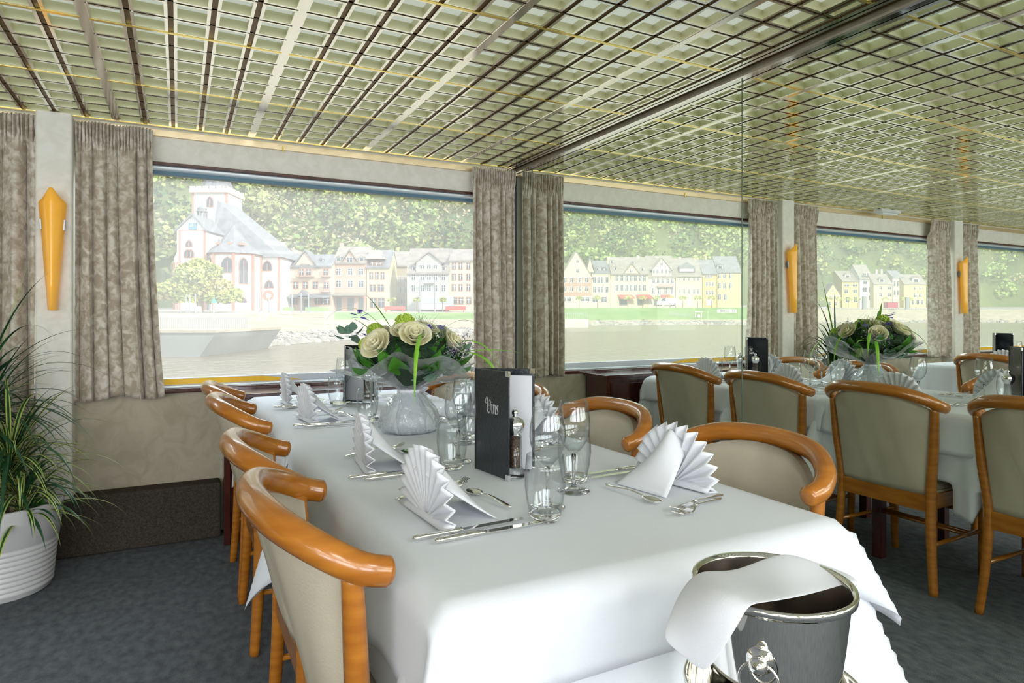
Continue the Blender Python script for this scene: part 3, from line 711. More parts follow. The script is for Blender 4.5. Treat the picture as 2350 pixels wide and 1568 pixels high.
def oval_leaf(b, c, az, el, L, W_, mi=0, cup=0.2, roll=0.0, n=8):
    d = Vector((math.cos(az)*math.cos(el), math.sin(az)*math.cos(el), math.sin(el)))
    s_ = Vector((-math.sin(az), math.cos(az), 0)); s_ = Matrix.Rotation(roll, 3, d) @ s_; up = s_.cross(d)
    C0 = Vector(c); base = len(b.v)
    for i in range(n+1):
        t_ = i/n; w = W_*math.sin(PI*min(1, t_**0.85))**0.8+0.0004
        ctr = C0+d*(L*t_)-up*(cup*L*t_*t_)
        for j in (-1, -0.5, 0, 0.5, 1): b.v.append(tuple(ctr+s_*(w*j)+up*(-abs(j)*w*-0.22)))
    for i in range(n):
        for j in range(4): b.f.append((base+i*5+j, base+i*5+j+1, base+(i+1)*5+j+1, base+(i+1)*5+j)); b.m.append(mi)

# ---------------- potted plant at the left ----------------
PX, PY = -2.655, -0.42
t = thing('potted_plant', 'variegated dragon plant in a ribbed white pot at the left edge beside the pillar', 'potted plant', (PX, PY, 0))
prof = [(0.0001, 0.0), (0.170, 0.0), (0.180, 0.008)]
z = 0.02
for k in range(9):
    z0 = 0.02+k*0.021; r0 = 0.182+0.036*z0/0.37
    prof += [(r0-0.003, z0), (r0+0.003, z0+0.004), (r0+0.004, z0+0.014), (r0-0.002, z0+0.019)]
prof += [(0.208, 0.215), (0.222, 0.345), (0.226, 0.362), (0.224, 0.370), (0.214, 0.372), (0.208, 0.362), (0.200, 0.30), (0.19, 0.20)]
b = MB(); b.lathe(prof, seg=56); b.build('pot', m_white, t, smooth=True)
b = MB(); b.lathe([(0.0001, 0.318), (0.10, 0.325), (0.203, 0.315)], seg=24); b.build('soil', m_soil, t, smooth=True)
for (sx, sy, h) in ((0.02, 0.0, 0.62), (-0.06, 0.04, 0.85), (0.05, -0.06, 0.45)):
    b = MB(); b.tube([(sx*0.6, sy*0.6, 0.31), (sx, sy, h*0.6), (sx*1.3, sy*1.2, h)], [0.012, 0.010, 0.009], 8); b.build('stem', m_stem, t, smooth=True)
rd = random.Random(5)
for (sx, sy, h, cnt, Lm, mi, nm) in ((-0.06, 0.03, 0.84, 130, 0.48, 0, 'upper leaf_rosette'), (0.03, -0.02, 0.60, 160, 0.44, 1, 'striped'), (0.07, -0.08, 0.46, 100, 0.38, 1, 'low')):
    b = MB()
    for k in range(cnt):
        az = rd.uniform(0, 2*PI); el = rd.uniform(-0.15, 1.3); L = Lm*rd.uniform(0.75, 1.15)
        p0 = (sx*1.3+0.012*math.cos(az), sy*1.2+0.012*math.sin(az), h-rd.uniform(0, 0.16))
        # leaves that would reach the wall bend off short
        if math.sin(az) > 0.3: L *= 0.62
        var = rd.random() < (0.7 if mi else 0.08)
        blade(b, p0, az, el, L, rd.uniform(0.0065, 0.0105), rd.uniform(0.9, 2.3), 0, 10, edge_mi=1 if var else 0)
    b.build('leaf_rosette', [m_leaf_dark, m_leaf_var], t, smooth=True)
b = MB()
for (az, el, L, dr) in ((-0.35, 0.85, 0.62, 1.2), (-0.6, 1.2, 0.62, 1.0), (0.1, 1.3, 0.55, 1.2), (-0.1, 0.6, 0.60, 1.7), (-0.9, 1.0, 0.6, 1.6)):
    blade(b, (-0.07, 0.03, 0.84), az, el, L, 0.006, dr, 0, 12)
blade(b, (-0.04, -0.02, 0.80), 0.2, 1.35, 0.70, 0.009, 0.25, 1, 12)
b.build('long_leaves', [m_leaf_dark, m_leaf_lime], t, smooth=True)
b = MB()
for k in range(7): oval_leaf(b, (0.12+rd.uniform(-0.03, 0.04), -0.10+rd.uniform(-0.04, 0.05), 0.335), rd.uniform(-1, 1.2), rd.uniform(0.3, 1.0), 0.055, 0.022)
b.build('seedling_leaves', m_leaf_mid, t, smooth=True)

# ---------------- bouquet ----------------
BX, BY = -1.275, -1.655
t = thing('flower_bouquet', 'bouquet of cream roses and greenery in clear film standing on the long table', 'bouquet', (BX, BY, ZT))
rd = random.Random(12)
def wf(an, z): return 1+0.05*math.sin(5*an+z*25)+0.05*abs(math.sin(6.5*an+1.0-z*18))+0.02*math.sin(29*an+z*50)
b = MB(); b.lathe([(0.0001, 0), (0.080, 0.0), (0.093, 0.012), (0.096, 0.035), (0.082, 0.07), (0.055, 0.11), (0.034, 0.135)], seg=90, fn=wf); b.build('wrapped_base', m_wrap, t, smooth=True)
b = MB(); b.lathe([(0.084, 0.0), (0.100, 0.010), (0.104, 0.035), (0.092, 0.07), (0.062, 0.112), (0.036, 0.138)], seg=70, fn=lambda an, z: 1+0.06*math.sin(9*an+2)+0.04*math.sin(17*an+z*40)); b.build('film_sleeve', m_cello, t, smooth=True)
b = MB(); b.lathe([(0.0355, 0.132), (0.040, 0.136), (0.040, 0.142), (0.0355, 0.146)], seg=30, fn=lambda an, z: 1+0.08*math.sin(11*an)); b.build('lace_ribbon', m_napkin, t, smooth=True)
def film(an, z):
    k = min(1, max(0, (z-0.14)/0.14)); return 1+k*(0.16*math.sin(4*an+0.6)+0.10*math.sin(9*an+z*20)+0.05*math.sin(23*an))
b = MB(); b.lathe([(0.034, 0.138), (0.05, 0.158), (0.10, 0.185), (0.155, 0.205), (0.205, 0.228), (0.235, 0.245)], seg=130, fn=film)
b.v = [(x, y, z+(0.035*math.sin(3*math.atan2(y, x)+0.8)+0.016*math.sin(8*math.atan2(y, x)))*min(1, max(0, (z-0.14)/0.1))) for x, y, z in b.v]
b.build('film_collar', m_cello, t, smooth=True)
def dome(a, r, zc=0.20, H_=0.165):
    return (r*math.cos(a), r*math.sin(a), zc+H_*math.sqrt(max(0, 1-(r/0.205)**2)))
# filler greens
b = MB(); b.lathe([(0.03, 0.15), (0.12, 0.20), (0.165, 0.245), (0.14, 0.30), (0.08, 0.335), (0.0001, 0.345)], seg=24); b.build('foliage_core', mat('deep_green', (0.01, 0.035, 0.012), 0.8, bump=0.02, bscale=30), t, smooth=True)
b = MB()
for k in range(150):
    a = rd.uniform(0, 2*PI); r = rd.uniform(0.02, 0.19); p = dome(a, r, 0.18, 0.15)
    oval_leaf(b, (p[0]*0.8, p[1]*0.8, p[2]-0.03), a+rd.uniform(-0.6, 0.6), rd.uniform(-0.3, 0.9), rd.uniform(0.05, 0.085), rd.uniform(0.014, 0.024), 0, 0.25, rd.uniform(-0.7, 0.7))
b.build('small_leaves', m_leaf_mid, t, smooth=True)
b = MB()
for k in range(22):
    a = 2*PI*k/22+rd.uniform(-0.1, 0.1)
    oval_leaf(b, (0.10*math.cos(a), 0.10*math.sin(a), 0.215), a, rd.uniform(-0.1, 0.5), rd.uniform(0.10, 0.14), rd.uniform(0.028, 0.040), 0, 0.3, rd.uniform(-0.4, 0.4))
b.build('broad_leaves', m_leaf_mid, t, smooth=True)
b = MB()
for (a, r, z0) in [(-2.35, 0.15, 0.27), (-1.6, 0.14, 0.20), (-1.35, 0.16, 0.24), (-1.1, 0.15, 0.21), (-0.7, 0.17, 0.27), (2.9, 0.19, 0.32), (0.4, 0.18, 0.26), (1.4, 0.17, 0.25)]:
    for q in range(9):
        aa = rd.uniform(0, 2*PI)
        oval_leaf(b, (r*math.cos(a)*1.05+0.018*math.cos(aa), r*math.sin(a)*1.05+0.012*math.sin(aa), z0+rd.uniform(-0.02, 0.03)), aa, rd.uniform(0.1, 0.9), 0.038, 0.018, 0, 0.1, rd.uniform(-0.5, 0.5))
b.build('eucalyptus', m_euc, t, smooth=True)
def rose(par, c, r, tilt_az, tilt):
    b = MB(); M = Matrix.Translation(c) @ Matrix.Rotation(tilt_az, 4, 'Z') @ Matrix.Rotation(tilt, 4, 'Y')
    for ring, (rr, h0, h1, n, op) in enumerate(((0.20, 0.3, 1.20, 3, 0.02), (0.42, 0.2, 1.15, 4, 0.10), (0.66, 0.05, 1.0, 5, 0.28), (0.86, -0.1, 0.80, 5, 0.52))):
        for k in range(n):
            a0 = 2*PI*k/n+ring*0.7
            def f(u, v):
                a = a0+(u-0.5)*2*PI/n*1.45; q = r*(rr*(0.45+0.55*math.sin(PI/2*v))+op*v*v)*(1-0.05*(2*u-1)**2+0.03*k % 0.05)
                z = r*(h0+(h1-h0)*v*(1-0.22*abs(2*u-1)**2.5))
                return M @ Vector((q*math.cos(a), q*math.sin(a), z))
            b.grid(f, 6, 5)
    b.lathe([(0.0001, -0.25*r), (0.35*r, -0.12*r), (0.6*r, 0.15*r)], seg=12, M=M)
    return b.build('rose', m_rose, par, smooth=True, solid=0.0008)
W2 = lambda az: az
for (a, r, sz) in [(-2.55, 0.155, 0.040), (-2.1, 0.09, 0.032), (-1.75, 0.12, 0.040), (-0.75, 0.15, 0.034), (-0.95, 0.07, 0.030), (0.2, 0.14, 0.036), (1.0, 0.13, 0.036), (2.0, 0.14, 0.036), (1.5, 0.05, 0.032)]:
    p = dome(a, r, 0.19, 0.16); rose(t, p, sz, a, 0.95*r/0.15)
for (a, r, sz) in [(-2.2, 0.05, 0.037), (0.9, 0.17, 0.032), (-2.9, 0.17, 0.022), (2.6, 0.12, 0.030)]:
    p = dome(a, r, 0.21, 0.165); b = MB()
    b.ball(p, sz*0.86, 16, 10)
    for k in range(260):
        th = rd.uniform(0, 2*PI); zz = rd.uniform(-1, 1); q = math.sqrt(1-zz*zz)
        c = (p[0]+sz*q*math.cos(th)*0.92, p[1]+sz*q*math.sin(th)*0.92, p[2]+sz*zz*0.92); e = 0.0042
        b.ball(c, e, 5, 3)
    b.build('viburnum_head', m_vib, t, smooth=True)
for (a, r, z0) in [(-1.35, 0.10, 0.355), (-1.6, 0.11, 0.335), (-1.75, 0.085, 0.335), (2.4, 0.15, 0.32), (-0.2, 0.10, 0.35), (3.05, 0.17, 0.40)]:
    b = MB()
    for k in range(8):
        aa = rd.uniform(0, 2*PI); oval_leaf(b, (r*math.cos(a)+0.008*math.cos(aa), r*math.sin(a)+0.008*math.sin(aa), z0+rd.uniform(-0.012, 0.012)), aa, rd.uniform(-0.4, 1.0), 0.026, 0.010, 0, -0.3)
    b.build('bellflower', m_purple, t, smooth=True)
for (a, r, z0) in [(-0.55, 0.19, 0.30), (-0.85, 0.18, 0.28), (0.7, 0.15, 0.31), (1.8, 0.16, 0.30), (1.3, 0.10, 0.34)]:
    b = MB()
    for k in range(130):
        c = (r*math.cos(a)+rd.gauss(0, 0.02), r*math.sin(a)+rd.gauss(0, 0.02), z0+rd.gauss(0, 0.016)); b.ball(c, 0.0024, 4, 3)
    b.build('statice_spray', m_lilacp, t)['kind'] = 'stuff'
b = MB()                                         # fine grass tufts
for k in range(240):
    a = rd.gauss(-0.9, 0.5); r = rd.uniform(0.02, 0.15); p = dome(a, r, 0.20, 0.165)
    blade(b, p, rd.uniform(0, 2*PI), rd.uniform(0.1, 1.2), rd.uniform(0.05, 0.10), 0.0007, 2.2, 0, 5)
for k in range(60):                               # tuft hanging out to the right
    blade(b, (0.235, -0.10, 0.235), rd.gauss(-0.35, 0.5), rd.uniform(-0.8, 0.3), rd.uniform(0.05, 0.09), 0.0008, 1.8, 0, 5)
b.build('grass_tufts', mat('pale_grass', (0.30, 0.42, 0.16), 0.6), t)
b = MB()                                         # long arching blades
def wdir(imx, iny): return math.atan2(imx*-S_+iny*C_, imx*C_+iny*S_)
RT, TW = wdir(1, 0), wdir(0, -1)                  # to the camera's right, towards the camera
LTd = wdir(-1, 0)
blade(b, (-0.05, 0.0, 0.33), LTd+0.1, 1.05, 0.20, 0.0085, 0.5, 0, 12, 0.6)
blade(b, (-0.07, 0.02, 0.33), LTd, 0.95, 0.30, 0.0045, 2.4, 0, 14)
blade(b, (-0.10, -0.02, 0.30), LTd-0.1, 0.9, 0.16, 0.010, 0.8, 0, 12, 0.4)
blade(b, (0.02, -0.09, 0.33), TW, 0.2, 0.36, 0.0075, 3.6, 0, 16, 0.3)
blade(b, (0.12, -0.08, 0.30), RT, 0.35, 0.24, 0.008, 2.6, 0, 16, 0.3)
blade(b, (0.13, -0.10, 0.27), RT-0.2, 0.15, 0.30, 0.009, 3.4, 0, 16, 0.4)
blade(b, (0.14, -0.06, 0.27), RT+0.05, 0.12, 0.26, 0.008, 0.35, 0, 12, 0.2)
blade(b, (0.10, -0.02, 0.33), RT+0.1, 0.85, 0.22, 0.0055, 2.6, 0, 16)
blade(b, (0.08, 0.05, 0.30), RT+0.4, 0.3, 0.30, 0.006, 3.6, 0, 16)
blade(b, (0.10, 0.08, 0.28), RT+0.9, 0.3, 0.34, 0.007, 3.4, 0, 16)
blade(b, (-0.02, 0.10, 0.30), RT+1.6, 0.3, 0.34, 0.007, 3.4, 0, 16)
b.build('long_grass_blades', m_leaf_lime, t, smooth=True)

# ---------------- ice bucket on its stand ----------------
KX, KY, KZ = -1.3095, -3.226, 0.8065
t = thing('ice_bucket', 'polished steel ice bucket with ring handle at the front of the table', 'ice bucket', (KX, KY, KZ)); t.scale = (0.955,)*3
b = MB(); b.lathe([(0.097, 0.0), (0.0995, 0.004), (0.1035, 0.0045), (0.1045, 0.0), (0.1035, -0.006), (0.099, -0.007), (0.0965, -0.010)], seg=64); b.build('rolled_rim', m_steel, t, smooth=True)
b = MB(); b.lathe([(0.0965, -0.008), (0.090, -0.07), (0.0815, -0.135), (0.0785, -0.150), (0.070, -0.195), (0.062, -0.202), (0.0001, -0.202)], seg=64); b.build('body', m_steel, t, smooth=True)
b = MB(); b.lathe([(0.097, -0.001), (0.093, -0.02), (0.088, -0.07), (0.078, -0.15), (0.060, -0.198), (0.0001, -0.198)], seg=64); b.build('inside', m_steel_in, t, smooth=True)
hd = wdir(-0.50, -0.86)
for da in (0, PI):
    a = hd+da; c = Vector((math.cos(a), math.sin(a), 0)); M = Matrix.Translation(c*0.0905+Vector((0, 0, -0.062))) @ c.to_track_quat('Z', 'Y').to_matrix().to_4x4()
    b = MB(); b.lathe([(0.0001, 0.0), (0.016, 0.0), (0.0165, 0.004), (0.009, 0.006), (0.007, 0.010), (0.0105, 0.014), (0.0115, 0.019), (0.008, 0.025), (0.0001, 0.027)], seg=24, M=M); b.build('handle_knob', m_steel, t, smooth=True)
    ctr = c*0.103+Vector((0, 0, -0.084)); sd_ = Vector((-c.y, c.x, 0))
    b = MB(); pts = [ctr+sd_*0.0235*math.cos(q*2*PI/32)+Vector((0, 0, 0.0235*math.sin(q*2*PI/32))) for q in range(33)]; b.tube(pts, 0.0017, 8, cap=False); b.build('ring_handle', m_steel, t, smooth=True)
t = thing('bucket_stand', 'steel floor stand with round bowl holding the ice bucket', 'bucket stand', (KX, KY, 0))
b = MB(); b.lathe([(0.106, 0.676), (0.109, 0.679), (0.110, 0.675), (0.106, 0.65), (0.09, 0.618), (0.07, 0.611), (0.0001, 0.611)], seg=48); b.build('bowl', m_steel, t, smooth=True, solid=0.0015)
b = MB(); b.tube([(0, 0, 0.02), (0, 0, 0.612)], 0.010, 16); b.build('pole', m_steel, t, smooth=True)
b = MB(); b.lathe([(0.0001, 0), (0.13, 0), (0.13, 0.006), (0.03, 0.022), (0.0001, 0.024)], seg=40); b.build('foot', m_steel, t, smooth=True)
# service napkin over the bucket; frame: u to the camera's right, w towards the camera, z up
def kp(px, py, dd):                              # a spot near the bucket at depth dd behind (+) or before (-) its axis
    D = KD+dd; return (CAM[0]+S_*D+C_*(px-CX)*D/F, CAM[1]+C_*D-S_*(px-CX)*D/F, CAM[2]+(HY-py)*D/F)
KD = (KX-CAM[0])*S_+(KY-CAM[1])*C_
rows = [
    [(1517, 1466, -0.045), (1552, 1496, -0.060), (1585, 1525, -0.070), (1622, 1552, -0.080)],
    [(1533, 1420, -0.035), (1572, 1440, -0.062), (1615, 1462, -0.085), (1664, 1486, -0.100)],
    [(1556, 1362, -0.015), (1596, 1378, -0.062), (1645, 1402, -0.092), (1698, 1432, -0.106)],
    [(1590, 1316, 0.000), (1632, 1336, -0.050), (1675, 1362, -0.086), (1718, 1392, -0.104)],
    [(1628, 1308, 0.030), (1668, 1334, -0.020), (1704, 1356, -0.060), (1738, 1386, -0.100)],
    [(1680, 1312, 0.040), (1718, 1338, 0.000), (1752, 1360, -0.040), (1782, 1380, -0.075)],
    [(1738, 1288, 0.060), (1768, 1318, 0.020), (1800, 1348, -0.020), (1828, 1372, -0.050)],
    [(1802, 1264, 0.075), (1824, 1298, 0.040), (1846, 1332, 0.010), (1872, 1362, -0.020)],
    [(1868, 1290, 0.060), (1884, 1308, 0.040), (1900, 1326, 0.020), (1920, 1348, 0.000)],
    [(1946, 1316, 0.040), (1952, 1321, 0.030), (1958, 1327, 0.020), (1962, 1334, 0.010)],
    [(1962, 1332, 0.040), (1966, 1336, 0.030), (1969, 1342, 0.020), (1970, 1350, 0.010)]]
b = MB(); b.add([kp(*p) for r in rows for p in r], [(i*4+j, i*4+j+1, (i+1)*4+j+1, (i+1)*4+j) for i in range(len(rows)-1) for j in range(3)])
o = b.build('service_napkin', m_napkin, smooth=True, solid=0.003, subsurf=3); tag(o, 'plain white napkin draped over the ice bucket rim', 'napkin')

# ======================= outside: river, bank, town, hill =======================
ZWAT = -0.85
def azi(px, mir):
    l = (px-CX)/F; a = math.atan2(S_+C_*l, C_-S_*l); return -a if mir else a
def rho(D, px): l = (px-CX)/F; return D*math.hypot(1, l)
def lat(px, D): return (px-CX)/F*D
def wpt(px, D, z, mir=False):
    """a real place at depth D along the view axis; for places seen by the mirror the spot lies on the left"""
    L = lat(px, D); x = CAM[0]+S_*D+C_*L; y = CAM[1]+C_*D-S_*L
    return (-x if mir else x, y, z)
def zz(py, D): return CAM[2]+(HY-py)*D/F
# key profiles: azimuth (deg), water edge rho, bank top (rho, z), house line (rho, z), hill foot (rho, z)
prof_keys = [(-75, 285, 298, 3.2, 330, 4.2, 345), (-66, 275, 288, 3.6, 320, 4.2, 340), (-55, 250, 262, 3.8, 300, 4.0, 322), (-48, 172, 188, 3.6, 205, 3.9, 226), (-33, 140, 158, 3.2, 196, 3.8, 214),
             (-20, 95, 115, 2.6, 160, 3.4, 185), (-4, 44, 82, 1.1, 112, 2.0, 150), (2, 43, 80, 1.2, 112, 2.0, 155), (6, 46, 76, 1.5, 112, 2.0, 160), (13, 57, 84, 1.7, 122, 2.1, 160), (24, 71, 96, 1.7, 124, 2.1, 150), (45, 95, 110, 2.0, 140, 2.4, 165)]
def prof_at(a):
    d = math.degrees(a)
    for k in range(len(prof_keys)-1):
        p, q = prof_keys[k], prof_keys[k+1]
        if d <= q[0] or k == len(prof_keys)-2:
            t_ = min(max((d-p[0])/(q[0]-p[0]), 0), 1); return [p[i]+(q[i]-p[i])*t_ for i in range(7)]
def polar(a, r, z, ox=0): return (CAM[0]*0+(-1.99 if ox == 0 else 0)+r*math.sin(a), -3.81+r*math.cos(a), z)
# for azimuths seen by the mirror the observer sits at x=+1.99; blend the origin across
def orig(a): return -1.99 if math.degrees(a) > -4 else (1.99 if math.degrees(a) < -20 else -1.99+3.98*(-4-math.degrees(a))/16)
def pol(a, r, z): return (orig(a)+r*math.sin(a), -3.81+r*math.cos(a), z)

m_water = mat('river_water', (0.16, 0.125, 0.075), 0.2, bump=0.25, bscale=1.1, stretch=(1, 1.6, 1), spec=0.6)
m_bank = mat('sandy_bank', (0.26, 0.215, 0.15), 0.9, col2=(0.34, 0.29, 0.21), nscale=0.5, detail=8, bump=0.1, bscale=1.5)
m_grass = mat('bank_grass', (0.09, 0.19, 0.03), 0.9, col2=(0.17, 0.24, 0.07), nscale=0.35, detail=8, bump=0.1, bscale=3)
m_pave = mat('quay_paving', (0.24, 0.215, 0.18), 0.85, col2=(0.29, 0.26, 0.22), nscale=0.4)
m_hill = mat('forest_floor', (0.07, 0.10, 0.03), 0.95, col2=(0.13, 0.15, 0.05), nscale=0.08, detail=8)
m_stone = mat('riprap_stone', (0.18, 0.165, 0.145), 0.9, col2=(0.36, 0.33, 0.29), nscale=1.2)
m_concrete = mat('pier_concrete', (0.17, 0.175, 0.17), 0.85, col2=(0.22, 0.225, 0.21), nscale=0.4)
m_slate = mat('slate_roof', (0.13, 0.135, 0.15), 0.6, col2=(0.20, 0.20, 0.21), nscale=1.3, detail=8)
m_roofbrown = mat('brown_slate_roof', (0.19, 0.165, 0.15), 0.7, col2=(0.27, 0.24, 0.21), nscale=1.1, detail=8)
m_frame = mat('window_frame_white', (0.52, 0.51, 0.49), 0.6)
m_dark = mat('dark_window_glass', (0.05, 0.06, 0.08), 0.15)
m_sandred = mat('red_sandstone', (0.42, 0.19, 0.14), 0.8)
m_render = mat('white_render', (0.62, 0.60, 0.56), 0.85)
m_dkpaint = mat('street_furniture_dark', (0.10, 0.11, 0.12), 0.6)
m_red = mat('red_awning', (0.55, 0.08, 0.06), 0.7)
m_green_sign = mat('green_banner', (0.25, 0.55, 0.12), 0.7)
_wc = {}
def wallm(c):
    if c not in _wc: _wc[c] = mat('facade_paint', tuple(q*0.62 for q in c), 0.85)
    return _wc[c]

b = MB(); b.box(-900, 700, 0.75, 900, -1.05, ZWAT); tag(b.build('river', m_water), 'brown green river between the boat and the far bank', 'river', kind='structure')
# yellow and grey gunwale of the boat just outside the glass
# bank and hill as one terrain
N = 240; zones = ['b', 'g', 'p', 'h']
A0, A1 = R(-75), R(45)
rows = []
for i in range(N+1):
    a = A0+(A1-A0)*i/N; rw, rt, zt, rh, zh, rf = prof_at(a)[1:]
    r_ = [(rw-6, -1.6), (rw, ZWAT-0.05), (rw+(rt-rw)*0.25, ZWAT+(zt-ZWAT)*0.30), (rw+(rt-rw)*0.6, ZWAT+(zt-ZWAT)*0.66), (rt-0.6, zt-0.25), (rt, zt), (rh, zh), (rf, zh+1.0)]
    nn = 16
    for k in range(1, nn+1):
        t_ = k/nn; w = 6*math.sin(3.1*a*8+t_*4)+4*math.sin(a*37+t_*9)
        r_.append((rf+230*t_, zh+1+(165*t_**0.85)+w*t_*(1-t_)*3))
    rows.append([pol(a, q[0], q[1]) for q in r_])
n1 = len(rows[0]); b = MB(); b.v = [p for r in rows for p in r]
for i in range(N):
    d = math.degrees(A0+(A1-A0)*(i+0.5)/N)
    for j in range(n1-1):
        if j <= 1: mi = 0
        elif j in (2, 3, 4): mi = 1 if (d < -25 and d > -50) or d > 12.0 and j > 2 else 0
        elif j in (5, 6): mi = 2
        else: mi = 3
        b.f.append((i*n1+j, (i+1)*n1+j, (i+1)*n1+j+1, i*n1+j+1)); b.m.append(mi)
o = b.build('river_bank_and_hillside', [m_bank, m_grass, m_pave, m_hill], smooth=False); tag(o, 'sloping river bank and steep hillside behind the town', 'terrain', kind='structure')
# riprap
rd = random.Random(31); b = MB()
for i in range(1500):
    d = rd.uniform(-2, 26) if i < 1000 else rd.uniform(-70, -31); a = R(d); p = prof_at(a); t_ = rd.random()
    s = rd.uniform(0.25, 0.55)*(1 if d > -5 else 2.0); r = p[1]-1+t_*(4 if d > 0 else 5); z = ZWAT+0.35*max(t_*5-1, 0)*0.35
    b.ball(pol(a, r, z+0.05), s, 6, 4, sc_=(1.1, 0.9, 0.7), jit=0.25)
tag(b.build('riprap_stones', m_stone), 'pale broken stones along the water edge', 'stones', kind='stuff')

# forest on the hill
def tuft(b, c, r, h, n, mi, q):
    for k in range(n):
        th = rd.uniform(0, 2*PI); ph = math.acos(rd.uniform(-0.6, 1)); rr = rd.uniform(0.75, 1.08)
        p = Vector((c[0]+r*rr*math.sin(ph)*math.cos(th), c[1]+r*rr*math.sin(ph)*math.sin(th), c[2]+h*rr*math.cos(ph)))
        u = Vector((rd.gauss(0, 1), rd.gauss(0, 1), rd.gauss(0, 0.6))).normalized(); w = u.cross(Vector((rd.gauss(0, 1), rd.gauss(0, 1), rd.gauss(0, 1)))).normalized()
        s = q*rd.uniform(0.6, 1.3)
        b.add([p-u*s, p-w*s*0.7, p+u*s, p+w*s*0.7], [(0, 1, 2, 3)], mi)
fm = [mat('canopy_green', (0.12, 0.19, 0.04), 0.8, col2=(0.19, 0.26, 0.07), nscale=0.3), mat('canopy_fresh_green', (0.22, 0.31, 0.08), 0.8, col2=(0.31, 0.40, 0.12), nscale=0.3),
      mat('canopy_dark', (0.06, 0.13, 0.04), 0.85), mat('canopy_bare_twigs', (0.34, 0.28, 0.16), 0.85, col2=(0.42, 0.37, 0.22), nscale=0.3), mat('canopy_olive', (0.28, 0.30, 0.10), 0.85)]
b = MB()
for lo, hi, cnt in ((-7, 31, 1500), (-72, -30, 1500)):
    for i in range(cnt):
        d = rd.uniform(lo, hi); a = R(d); p = prof_at(a); t_ = rd.random()**0.9*0.86
        r = p[6]+230*t_; z = p[5]+1+165*t_**0.85
        real = d > -10
        mi = rd.choices(range(5), (2, 3, 1.2, 5, 4) if real and t_ < 0.4 else ((3, 4, 2.5, 1.6, 2) if real else (4, 5, 2.5, 1, 1.6)))[0]
        s = rd.uniform(2.6, 5.2)
        tuft(b, pol(a, r, z+s*0.9), s, s*rd.uniform(0.9, 1.25), 75 if mi != 3 else 60, mi, 0.75 if mi != 3 else 0.5)
tag(b.build('hillside_trees', fm), 'dense spring woodland of green and bare trees covering the steep hillside', 'woodland', kind='stuff')

